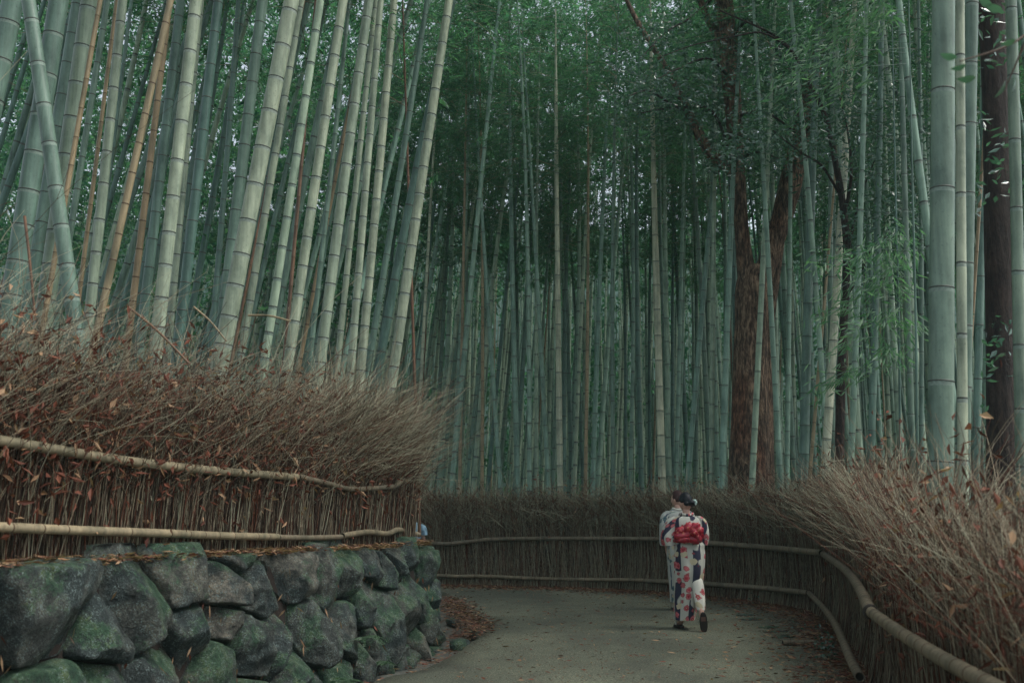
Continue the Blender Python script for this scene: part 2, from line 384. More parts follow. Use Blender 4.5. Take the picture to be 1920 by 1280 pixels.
def stone_mesh(poly, seed):
    r = random.Random(seed); poly = np.array(poly); c = poly.mean(0)
    NT, NR = 40, 12
    th = np.linspace(0, 2 * math.pi, NT, endpoint=False); rad = []
    for a in th:
        d = np.array((math.cos(a), math.sin(a))); best = 9
        for k in range(len(poly)):
            p, q = poly[k] - c, poly[(k + 1) % len(poly)] - c; e = q - p
            den = d[0] * e[1] - d[1] * e[0]
            if abs(den) < 1e-9: continue
            t = (p[0] * e[1] - p[1] * e[0]) / den; u = (p[0] * d[1] - p[1] * d[0]) / den
            if t > 0 and -1e-6 <= u <= 1 + 1e-6: best = min(best, t)
        rad.append(best if best < 9 else .05)
    rad = np.array(rad)
    sm = rad.copy()
    sm = (np.roll(sm, 1) + sm * 4 + np.roll(sm, -1)) / 6
    rad = np.minimum(rad, sm) * .99 - .005
    size = rad.mean()
    pl = []
    for k in range(r.randint(3, 5)):
        a = r.uniform(0, 6.28); g = r.uniform(.35, 1.25); pl.append((math.cos(a) * g, math.sin(a) * g, r.uniform(.07, .15) + size * .2))
    pl.append((r.uniform(-.2, .2), r.uniform(-.25, .1), r.uniform(.06, .13) + size * .2))
    V = []; off = Vector((r.uniform(0, 99), r.uniform(0, 99), 0))
    prof = [1., 1., .985, .95, .9, .82, .72, .6, .47, .34, .21, .09]
    for k in range(NR):
        for ti in range(NT):
            q = c + np.array((math.cos(th[ti]), math.sin(th[ti]))) * rad[ti] * prof[k]
            p = q - c
            if k == 0: h = -.16
            else:
                f = min(gx * p[0] + gy * p[1] + h0 for gx, gy, h0 in pl)
                e = (1 - prof[k]) * rad[ti]
                h = min(f, -.03 + e * 6 + (0 if k == 1 else .02)) if k > 1 else -.05
                h = max(h, -.07)
                h += -.05 * abs(mnoise.noise(Vector((q[0] * 6, q[1] * 6, 0)) + off)) + .012 * mnoise.noise(Vector((q[0] * 13, q[1] * 13, 7)) + off) + .008 * mnoise.noise(Vector((q[0] * 26, q[1] * 26, 3)) + off)
            V.append((q[0], q[1], h))
    f = min(h0 for _, _, h0 in pl); V.append((c[0], c[1], f))
    V = np.array(V); W = wall_pt(V[:, 0], np.maximum(V[:, 1], -.14), V[:, 2])
    cen = wall_pt(c[0], c[1], 0.)
    i, j = np.meshgrid(np.arange(NR - 1), np.arange(NT), indexing='ij'); j2 = (j + 1) % NT
    Q = np.stack([i * NT + j, i * NT + j2, (i + 1) * NT + j2, (i + 1) * NT + j], -1).reshape(-1, 4)
    b = MB(); b.add(W - cen, Q)
    jj = np.arange(NT); T = np.stack([(NR - 1) * NT + jj, (NR - 1) * NT + (jj + 1) % NT, np.full(NT, NR * NT)], -1)
    b.f.append((T, np.zeros(NT, int), True))
    return b, cen
for k, (s, z) in enumerate(sites):
    top = terr_z(np.interp(s, slen, WALL[:, 1])) + rs.uniform(-.09, .10)
    poly = [(s - .6, -.14), (s + .6, -.14), (s + .6, top), (s - .6, top)]
    for q in sites:
        if q == (s, z) or abs(q[0] - s) > 1.2: continue
        a, b_ = q[0] - s, q[1] - z
        poly = clip(poly, a, b_, (q[0] ** 2 + q[1] ** 2 - s ** 2 - z ** 2) / 2)
        if len(poly) < 3: break
    if len(poly) < 3: continue
    pa = np.array(poly); area = .5 * abs(np.dot(pa[:, 0], np.roll(pa[:, 1], 1)) - np.dot(pa[:, 1], np.roll(pa[:, 0], 1)))
    if area < .006: continue
    bb, cen = stone_mesh(poly, 100 + k); bb.build('stone', [M['stone']], wall, cen)
# dark earth between the stones
b = MB(); zz = np.linspace(-.14, 1.0, 8); ss = slen[::4]
V = np.array([wall_pt(ss, np.full(len(ss), z), -.07) for z in zz]); m_ = len(ss)
i, j = np.meshgrid(np.arange(7), np.arange(m_ - 1), indexing='ij')
b.add(V.reshape(-1, 3), np.stack([i * m_ + j, i * m_ + j + 1, (i + 1) * m_ + j + 1, (i + 1) * m_ + j], -1).reshape(-1, 4))
b.build('earth_core', [M['mat']], wall)
# dead leaves lodged in joints
N = 700; s = rng.uniform(s0, s1, N); z = rng.uniform(.05, 1.0, N)
p = wall_pt(s, z, rng.uniform(-.03, .06, N)); d = np.stack([rng.normal(0, .4, N), rng.normal(0, .4, N), -np.ones(N)], 1)
b = MB(); v, q = leaves(p, d, rng.uniform(.05, .11, N), rng.uniform(.01, .018, N)); b.add(v, q, rng.choice([0, 1], N, p=[.35, .65]), False)
tag(b.build('lodged_leaves', [M['leaf_red'], M['leaf_tan']], wall), kind='stuff')

# ------------------------------------------------------------------ brush fences
MT = [M['twig_dark'], M['twig_grey'], M['twig_pale'], M['twig_red'], M['leaf_red'], M['leaf_tan']]
def curve_at(c, s):
    L = np.concatenate([[0], np.cumsum(np.linalg.norm(np.diff(c, axis=0), axis=1))])
    t = nrm(np.gradient(c, axis=0))
    x = np.stack([np.interp(s, L, c[:, k]) for k in range(2)], 1); tt = nrm(np.stack([np.interp(s, L, t[:, k]) for k in range(2)], 1))
    return x, tt, L[-1]
def brush(root, curve, zfun, dens, Hf, wispf, leaff, sign, leanf, skirt=.0, out=0., ws=.35, mixp=(.56, .24, .08, .12)):
    """upright cut twigs packed along a plan curve, wisps splaying at the top, caught dead leaves"""
    _, _, L = curve_at(curve, np.zeros(1))
    # sticks
    N = int(dens[0] * L); s = rng.uniform(0, L, N)
    x, t, _ = curve_at(curve, s); nn = np.stack([t[:, 1], -t[:, 0]], 1)
    z0 = zfun(x); H = Hf(x) * rng.uniform(.6, 1.05, N); lean = leanf(x) * sign
    off = rng.uniform(-.11, .1, N)
    K = 4; f = np.linspace(0, 1, K)
    pts = np.zeros((N, K, 3)); la = rng.normal(.0, .09, N); lb = rng.normal(0, .05, N)
    al = (lean * .22)[:, None] * f ** 1.8 * H[:, None] + la[:, None] * f * H[:, None] + rng.normal(0, .012, (N, K))
    ac = off[:, None] + lb[:, None] * f + rng.normal(0, .008, (N, K)) + (skirt * (1 - np.minimum(f * H[:, None] / .35, 1)) ** 1.5) * rng.uniform(.2, 1, N)[:, None]
    pts[..., :2] = x[:, None] + t[:, None] * al[..., None] + nn[:, None] * ac[..., None]
    pts[..., 2] = z0[:, None] + f * H[:, None]
    rad = rng.uniform(.0018, .0046, N)[:, None] * np.linspace(1.1, .45, K)
    v, q = tubes(pts, rad, 3); mi = np.repeat(rng.choice([0, 1, 2, 3], N, p=list(mixp)), (K - 1) * 3)
    b = MB(); b.add(v, q, mi)
    tag(b.build('brush_sticks', MT, root), kind='stuff')
    # wisps
    N = int(dens[1] * L); s = rng.uniform(0, L, N)
    x, t, _ = curve_at(curve, s); nn = np.stack([t[:, 1], -t[:, 0]], 1)
    z0 = zfun(x); H = Hf(x); lean = leanf(x) * sign; W = wispf(x)
    zs = H * rng.uniform(ws, .95, N); ln = np.minimum(rng.gamma(4, .25, N), 2.0) * (W - zs * .35) * .55
    K = 5; f = np.linspace(0, 1, K); pts = np.zeros((N, K, 3))
    a1 = lean * rng.uniform(.1, 1.3, N) + rng.normal(0, .42, N); c1 = rng.normal(.05 - out, .34, N); cv = rng.normal(0, .16, N) + .3 * lean
    al = (a1[:, None] * f + cv[:, None] * f ** 2) * ln[:, None] + (lean * .22 * (zs / H) ** 1.8 * H)[:, None]
    ac = rng.uniform(-.13, .12, N)[:, None] + c1[:, None] * f * ln[:, None]
    pts[..., :2] = x[:, None] + t[:, None] * al[..., None] + nn[:, None] * ac[..., None]
    pts[..., 2] = (z0 + zs)[:, None] + ln[:, None] * (f - .22 * f ** 2 * np.abs(a1)[:, None]) * .8
    rad = rng.uniform(.0012, .0029, N)[:, None] * np.linspace(1.2, .45, K)
    v, q = tubes(pts, rad, 3); mi = np.repeat(rng.choice([0, 1, 2, 3], N, p=[.44, .29, .15, .12]), (K - 1) * 3)
    b = MB(); b.add(v, q, mi)
    tag(b.build('brush_tips', MT, root), kind='stuff')
    # leaves
    N = int(dens[2] * L); s = rng.uniform(0, L, N); x, t, _ = curve_at(curve, s); nn = np.stack([t[:, 1], -t[:, 0]], 1)
    pr = leaff(x); kp = rng.uniform(0, 1, N) < pr; x, t, nn = x[kp], t[kp], nn[kp]; N = len(x)
    z = zfun(x) + Hf(x) * np.clip(rng.normal(.82, .24, N), .12, 1.5)
    al = leanf(x) * sign * .22 * ((z - zfun(x)) / Hf(x)) ** 2 * Hf(x)
    p = np.column_stack([x + t * al[:, None] + nn * rng.uniform(-.1, .2, N)[:, None], z])
    d = np.column_stack([rng.normal(0, .6, (N, 2)), rng.normal(-.4, .5, N)])
    v, q = leaves(p, d, rng.uniform(.04, .10, N), rng.uniform(.012, .036, N), .3)
    b = MB(); b.add(v, q, rng.choice([3, 4, 5], N, p=[.35, .42, .23]), False)
    tag(b.build('caught_leaves', MT, root), kind='stuff')
    # added dark sheet standing in for the shade deep in the brush
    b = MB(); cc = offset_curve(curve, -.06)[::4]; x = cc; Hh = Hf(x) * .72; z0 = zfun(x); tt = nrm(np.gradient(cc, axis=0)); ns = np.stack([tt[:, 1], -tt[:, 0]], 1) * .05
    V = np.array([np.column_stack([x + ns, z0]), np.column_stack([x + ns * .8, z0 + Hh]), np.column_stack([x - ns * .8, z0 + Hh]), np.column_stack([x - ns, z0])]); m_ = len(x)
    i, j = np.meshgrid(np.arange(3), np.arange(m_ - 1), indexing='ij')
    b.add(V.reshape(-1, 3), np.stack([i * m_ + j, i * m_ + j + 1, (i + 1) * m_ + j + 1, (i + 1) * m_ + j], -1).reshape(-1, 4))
    tag(b.build('shade_sheet', [M['mat']], root), kind='stuff')

def plume(root, curve, zfun, srange, N, z, ln, lean_t, lean_o, up, probs, name='loose_tips', rk=1.):
    """long pale sprigs that stand out above the packed brush"""
    s = rng.uniform(*srange, N); x, t, _ = curve_at(curve, s); nn = np.stack([t[:, 1], -t[:, 0]], 1)
    K = 6; f = np.linspace(0, 1, K); L_ = rng.uniform(*ln, N); a = rng.normal(*lean_t, N); c_ = rng.normal(*lean_o, N); u = rng.normal(*up, N)
    w_ = rng.normal(0, .022, (N, K)).cumsum(1)
    al = (a[:, None] * f + rng.normal(.1, .25, N)[:, None] * f ** 2) * L_[:, None] + w_; ac = rng.uniform(-.13, .12, N)[:, None] + (c_[:, None] * f + rng.normal(0, .2, N)[:, None] * f ** 2) * L_[:, None]
    pts = np.zeros((N, K, 3)); pts[..., :2] = x[:, None] + t[:, None] * al[..., None] + nn[:, None] * ac[..., None]
    pts[..., 2] = (zfun(x) + rng.uniform(*z, N))[:, None] + L_[:, None] * (u[:, None] * f - .15 * f ** 2)
    ra = rng.uniform(.0009, .0022, N)[:, None] * rk; mi = rng.choice([0, 1, 2, 3], N, p=list(probs))
    v, q = tubes(pts, ra * np.linspace(1.2, .5, K), 3); b = MB(); b.add(v, q, np.repeat(mi, (K - 1) * 3))
    for k0 in (2, 3):      # forked side twigs
        d0 = nrm(nrm(pts[:, k0 + 1] - pts[:, k0 - 1]) + rng.normal(0, .45, (N, 3))); ff = np.linspace(0, 1, 3)[None, :, None]
        p2 = pts[:, k0][:, None] + d0[:, None] * ff * (L_ * rng.uniform(.2, .5, N))[:, None, None] + rng.normal(0, .01, (N, 3, 3)) * ff
        v, q = tubes(p2, ra * np.linspace(.8, .45, 3), 3); b.add(v, q, np.repeat(mi, 6))
    tag(b.build(name, MT, root), kind='stuff')
def rail_pole(root, pts, r, material, seglen=.19, name='rail', taper=1.0):
    """one bamboo rail: bent pole with raised joints and open dark ends"""
    c = polyline(pts, step=.012 if len(pts) > 2 else .012)
    L = np.linalg.norm(np.diff(c, axis=0), axis=1).sum(); s = np.linspace(0, L, len(c))
    r_ = np.full(len(c), r) * np.linspace(1, taper, len(c)); mi = np.zeros(len(c), int)
    k = random.uniform(.05, seglen)
    while k < L - .05:
        dd = np.abs(s - k); r_ = r_ * (1 + .07 * np.exp(-(dd / .012) ** 2)); mi[dd < .005] = 1
        k += seglen * random.uniform(.8, 1.2)
    S_ = 12; v, q = tubes(c[None], r_[None], S_); b = MB(); b.add(v, q, np.repeat(mi[:-1], S_))
    for e, base in ((0, 0), (1, (len(c) - 1) * S_)):   # recessed dark end
        ring = v[base:base + S_]; cen = ring.mean(0); tdir = nrm(c[1] - c[0]) if e == 0 else nrm(c[-2] - c[-1])
        vv = np.vstack([ring, cen + (ring - cen) * .8, cen + (ring - cen) * .78 + tdir * .03, [cen + tdir * .03]])
        jj = np.arange(S_); j2 = (jj + 1) % S_
        b.add(vv, np.stack([jj, j2, S_ + j2, S_ + jj], -1), 0); b.add(vv, np.stack([S_ + jj, S_ + j2, 2 * S_ + j2, 2 * S_ + jj], -1), 2)
        b.add(vv, np.stack([2 * S_ + jj, 2 * S_ + j2, np.full(S_, 3 * S_)], -1), 2)
    return b.build(name, [material, M['node_brown'], M['cut_end']], root)
def collar(root, pts, r):
    c = polyline(pts, n=8); v, q = tubes(c[None], np.full((1, 8), r) * np.array([.7, 1, 1.04, 1, 1, 1.04, 1, .7]), 14); b = MB(); b.add(v, q)
    return b.build('tie', [M['cut_end']], root)

lf = empty('brush_fence', (-2.3, 7, 1.1), 'brush fence with tan bamboo rails standing on the mossy stone wall at left', 'fence')
rf = empty('brush_fence', (3, 9, 0), 'long curving brush fence with dark bamboo rails along the far and right path edge', 'fence')
for o_ in (lf, rf): o_.location = (0, 0, 0)
zl = lambda x: np.array([terr_z(y) for y in x[:, 1]]) - .05
zr = lambda x: np.full(len(x), -.02)
brush(lf, LFENCE, zl, (950, 680, 1300), lambda x: np.interp(x[:, 1], [3, 5.5, 8, 10.5, 11.6, 13, 16], [1.02, 1.04, 1.1, 1.14, 1.12, .9, .8]), lambda x: np.interp(x[:, 1], [3, 8, 10, 11.3, 13], [1.28, 1.3, 1.45, 1.6, 1.2]),
      lambda x: np.interp(x[:, 1], [3, 6, 9, 11], [1, 1, .75, .3]), 1, lambda x: np.interp(x[:, 1], [3, 6, 10, 11.3], [.25, .28, .34, .4]))
brush(rf, RFENCE, zr, (760, 500, 260), lambda x: np.interp(x[:, 1], [2, 6, 10, 14, 17, 20], [1.22, 1.32, 1.56, 1.66, 1.6, 1.58]) + np.array([.20 * mnoise.noise(Vector((a_ * 1.3, b_ * 1.3, 2))) + .12 * mnoise.noise(Vector((a_ * 4, b_ * 4, 5))) for a_, b_ in x]), lambda x: np.interp(x[:, 1], [2, 5, 8, 12, 16, 20], [1.15, 1.3, 1.45, 1.4, 1.15, 1.05]),
      lambda x: np.interp(x[:, 1], [2, 6, 9, 14, 18], [1, 1, .7, .4, .3]), -1, lambda x: np.interp(x[:, 1], [2, 6, 10, 13, 17], [.12, .15, .14, .1, .1]), .12, .16, .55, (.16, .48, .2, .16))

_sL = np.concatenate([[0], np.cumsum(np.linalg.norm(np.diff(LFENCE, axis=0), axis=1))]); at_y = lambda y: float(np.interp(y, LFENCE[:220, 1], _sL[:220]))
_rL = np.concatenate([[0], np.cumsum(np.linalg.norm(np.diff(RFENCE, axis=0), axis=1))])[-1]
plume(rf, RFENCE, zr, (_rL - 9, _rL), 1500, (.85, 1.35), (.2, .6), (-.1, .4), (-.05, .4), (.8, .25), (.15, .35, .32, .18))
plume(rf, RFENCE, zr, (1, _rL - 8), 6500, (1.0, 1.55), (.2, .6), (-.1, .45), (.0, .45), (.8, .3), (.03, .30, .45, .22), rk=2.3)
plume(lf, LFENCE, zl, (at_y(8.9), at_y(11.15)), 1300, (.6, 1.1), (.35, .95), (.26, .5), (.14, .42), (.85, .3), (.1, .25, .52, .13), rk=1.7)
plume(lf, LFENCE, zl, (at_y(3.5), at_y(9.5)), 900, (.5, 1.05), (.35, 1.05), (.38, .5), (.0, .4), (.8, .3), (.1, .4, .40, .10), rk=1.3)
LF = offset_curve(LFENCE, .14); RF = offset_curve(RFENCE, .14)
lfr = lambda pts, cv: [on_plane(x, y, cv) for x, y in pts]
def ext(pts, k): p = np.array(pts); return list(p) + [p[-1] + nrm(p[-1] - p[-2]) * k]
def extf(pts, k): p = np.array(pts); return [p[0] + nrm(p[0] - p[1]) * k] + list(p)
rail_pole(lf, extf(lfr([(0, 826), (120, 845), (225, 862), (380, 880), (556, 894)], LF), 2.6), .030, M['rail'])
rail_pole(lf, ext(lfr([(560, 893), (610, 905), (655, 916), (700, 915), (738, 912)], LF), .02), .024, M['rail_old'])
rail_pole(lf, [*lfr([(740, 912)], LF), *lfr([(752, 903)], LF), P(768, 888, 11.45), P(776, 884, 11.8)], .021, M['rail_old'])
rail_pole(lf, extf(lfr([(0, 988), (150, 994), (300, 999), (420, 1004), (520, 1006)], LF), 2.6), .027, M['rail'])
rail_pole(lf, lfr([(522, 1007), (580, 1008), (640, 1006)], LF), .023, M['rail_old'])
rail_pole(lf, [*lfr([(642, 1004), (690, 997), (725, 1000), (745, 993)], LF), P(765, 997, 11.4), P(786, 1002, 11.55)], .027, M['rail_old'])
# far / right fence rails
far_l = [(-4.6, 21.95, .86), (-3.3, 21.0, .84)]
def rr(pts): return lfr(pts, RF)
rail_pole(rf, [np.array(p) for p in far_l] + rr([(812, 1018), (860, 1017), (905, 1012)]), .036, M['rail_old'], .3)
rail_pole(rf, rr([(905, 1011), (1000, 1009), (1120, 1009), (1240, 1010)]), .036, M['rail_old'], .35)
rail_pole(rf, rr([(1240, 1011), (1335, 1018), (1440, 1026), (1540, 1036)]), .042, M['rail_old'], .33)
def rpt(i, z):   # rail point near the camera straight from the fence curve
    return np.array((*i, z))
top = [G(*p, .83) for p in [(1540, 1036), (1575, 1060), (1600, 1085), (1618, 1115), (1632, 1146)]]
rail_pole(rf, top, .038, M['rail_old'], .16)
rail_pole(rf, ext([G(*p, .83) for p in [(1634, 1147), (1680, 1180), (1760, 1230), (1850, 1280)]], 1.8), .033, M['rail_old'], .16)
rail_pole(rf, [np.array((-4.6, 21.95, .24)), np.array((-3.3, 21.0, .24))] + rr([(815, 1078), (910, 1080), (1000, 1084), (1100, 1086), (1208, 1087)]), .034, M['rail_old'], .3)
rail_pole(rf, rr([(1210, 1088), (1335, 1095), (1440, 1103), (1515, 1111)]), .040, M['rail_old'], .3)
low = [G(*p, .27) for p in [(1517, 1111), (1545, 1140), (1565, 1168), (1582, 1205), (1597, 1240), (1612, 1268)]]
rail_pole(rf, low, .036, M['rail_old'], .15)
for pts, r in ((top[:2], .044), (top[-2:], .044), (low[:2], .043)):
    p0, p1 = np.array(pts[0]), np.array(pts[1]); dd = nrm(p1 - p0)
    e = p0 if pts is not top[-2:] and not np.allclose(pts[1], top[-1]) else p1
    collar(rf, [e - dd * .02, e, e + dd * .02], r)

# ------------------------------------------------------------------ bamboo
def ring_mesh(name, mats):
    a = np.linspace(0, 2 * math.pi, 16, endpoint=False); prof = [(-.5, .97), (-.25, 1.035), (0, 1.05), (.25, 1.03), (.5, .97)]
    V = np.array([(math.cos(x) * r, math.sin(x) * r, z) for z, r in prof for x in a])
    i, j = np.meshgrid(np.arange(4), np.arange(16), indexing='ij'); j2 = (j + 1) % 16
    b = MB(); b.add(V, np.stack([i * 16 + j, i * 16 + j2, (i + 1) * 16 + j2, (i + 1) * 16 + j], -1).reshape(-1, 4))
    return b.mesh(name, mats)
RING = ring_mesh('node_ring', [M['node_dark']]); RING_T = ring_mesh('node_ring_brown', [M['node_brown']])

def culm_geo(L, r0, inter, dirv, bend, sides, rings=True, ringw=.005, pale=True, seed=0, lite=False):
    """returns MB in local coordinates plus node positions"""
    r = random.Random(seed); dirv = nrm(np.array(dirv, float)); bend = np.array(bend, float)
    def pos(t): return dirv * t + bend * (np.maximum(t, 0) / L) ** 3
    ts, rs_, mi, nodes = [0.], [1.0], [0], []
    t = inter * r.uniform(.25, .9); k = 0
    while t < L - .1:
        if lite: ts += [t - .04, t - ringw, t + ringw]; rs_ += [1, 1.03, 1.0]; mi += [2 if pale else 0, 1, 0]
        elif rings: ts += [t - .03, t - ringw * 1.2, t - ringw * .5, t + ringw * .5, t + ringw * 1.2]; rs_ += [1, 1.0, 1.045, 1.045, .985]; mi += [2 if pale else 0, 0, 1, 0, 0]
        else: ts += [t - .03, t - .006, t + .006]; rs_ += [1, 1.0, .985]; mi += [2 if pale else 0, 0, 0]
        nodes.append(t)
        g = min(1.75, .75 + .55 * t / 2.5) if t < 2.5 else min(1.75, 1.3 + t * .03)
        t += inter * g * r.uniform(.92, 1.08)
    ts.append(L); rs_.append(1)
    ts = np.array(ts); mi = np.array(mi)
    tap = lambda t: r0 * np.interp(t / L, [0, .05, .45, .8, 1], [1.06, 1, .86, .5, .12])
    pts = np.array([pos(t) for t in ts]); rad = tap(ts) * np.array(rs_)
    v, q = tubes(pts[None], rad[None], sides)
    b = MB(); b.add(v, q, np.repeat(mi, sides))
    return b, [(pos(t), tap(t), nrm(pos(t + .02) - pos(t - .02))) for t in nodes], pos
def crown_mesh(name, seed, L=7., nbr=30, leaf_n=95, spread=1.5):
    r = np.random.default_rng(seed); b = MB()
    tp, tr = [], []; lp, ld = [], []
    for k in range(nbr):
        z = L * (r.uniform(0, 1) ** .85); a = r.uniform(0, 6.28); ln = spread * r.uniform(.5, 1.1) * (1.15 - .7 * z / L)
        dirh = np.array((math.cos(a), math.sin(a), 0)); K = 5; f = np.linspace(0, 1, K)[:, None]
        up = r.uniform(.3, .8); pts = np.array((0, 0, z)) + dirh * f * ln + np.array((0, 0, 1)) * (up * f - .75 * f ** 2) * ln
        tp.append(pts); tr.append(np.linspace(.007, .0015, K))
        ns = int(leaf_n / 9 * r.uniform(.5, 1.4)); f = r.uniform(.2, 1., ns) ** .7
        sc = np.stack([np.interp(f, np.linspace(0, 1, K), pts[:, c]) for c in range(3)], 1) + r.normal(0, .13, (ns, 3))
        sdir = nrm(dirh * .6 + r.normal(0, .55, (ns, 3)) + np.array((0, 0, -.5)))
        lp.append(np.repeat(sc, 9, 0) + r.normal(0, .035, (ns * 9, 3)) + np.repeat(sdir, 9, 0) * r.uniform(0, .12, ns * 9)[:, None]); ld.append(np.repeat(sdir, 9, 0) + r.normal(0, .42, (ns * 9, 3)))
    v, q = tubes(np.array(tp), np.array(tr), 3); b.add(v, q, 1)
    p, d = np.vstack(lp), np.vstack(ld); n = len(p)
    v, q = leaves(p, d, r.uniform(.07, .19, n), r.uniform(.012, .026, n), .1, r); b.add(v, q, 0, False)
    return b.mesh(name, [M['leaf'], M['twig_grey']])
CROWNS = [crown_mesh('bamboo_crown', 50 + k) for k in range(5)]
LOWCROWNS = [crown_mesh('bamboo_low_crown', 70 + k, 6., 36, 120, 1.3) for k in range(3)]

def stalk(base, dirv, L, r0, kind, label, group, inter=.3, sides=12, parts=False, crown=True, crown_z=.55, seed=0, bend=None, ringw=.005, lowcrown=False):
    bend = bend if bend is not None else (random.uniform(-.6, .6), random.uniform(-.6, .3), -.3)
    mm = {'green': 'culm', 'mid': 'culm_mid', 'deep': 'culm_deep', 'dark': 'culm_dark', 'tan': 'culm_tan', 'brown': 'culm_brown'}[kind]
    nd = 'node_brown' if kind in ('tan', 'brown') else 'node_dark'
    g, nodes, pos = culm_geo(L, r0, inter, dirv, bend, sides, not parts, ringw, kind in ('green', 'mid', 'deep'), seed, sides == 8)
    mats = [M[mm], M[nd], M['node_pale' if kind == 'green' else 'node_pale_deep']]
    if parts:
        root = empty('bamboo_stalk', base, label, 'bamboo', group)
        g.build('culm', mats, root)
        for p, r, t in nodes:
            if base[2] + p[2] > 9.5: break
            o = link('node_ring', RING_T if nd == 'node_brown' else RING, root, p); o.scale = (r, r, .013)
            o.rotation_euler = Vector(t).to_track_quat('Z', 'Y').to_euler()
    else:
        root = tag(g.build('bamboo_stalk', mats, None, base), label, 'bamboo', group)
    if crown:
        t = L * crown_z; c = link('crown', random.choice(LOWCROWNS if lowcrown else CROWNS), root, pos(t))
        c.rotation_euler = Vector(nrm(pos(L) - pos(t))).to_track_quat('Z', 'Y').to_euler(); c.rotation_euler.rotate_axis('Z', random.uniform(0, 6.28))
        s = (L - t) / (6 if lowcrown else 7); c.scale = (random.uniform(.85, 1.2),) * 2 + (s,)
    return root

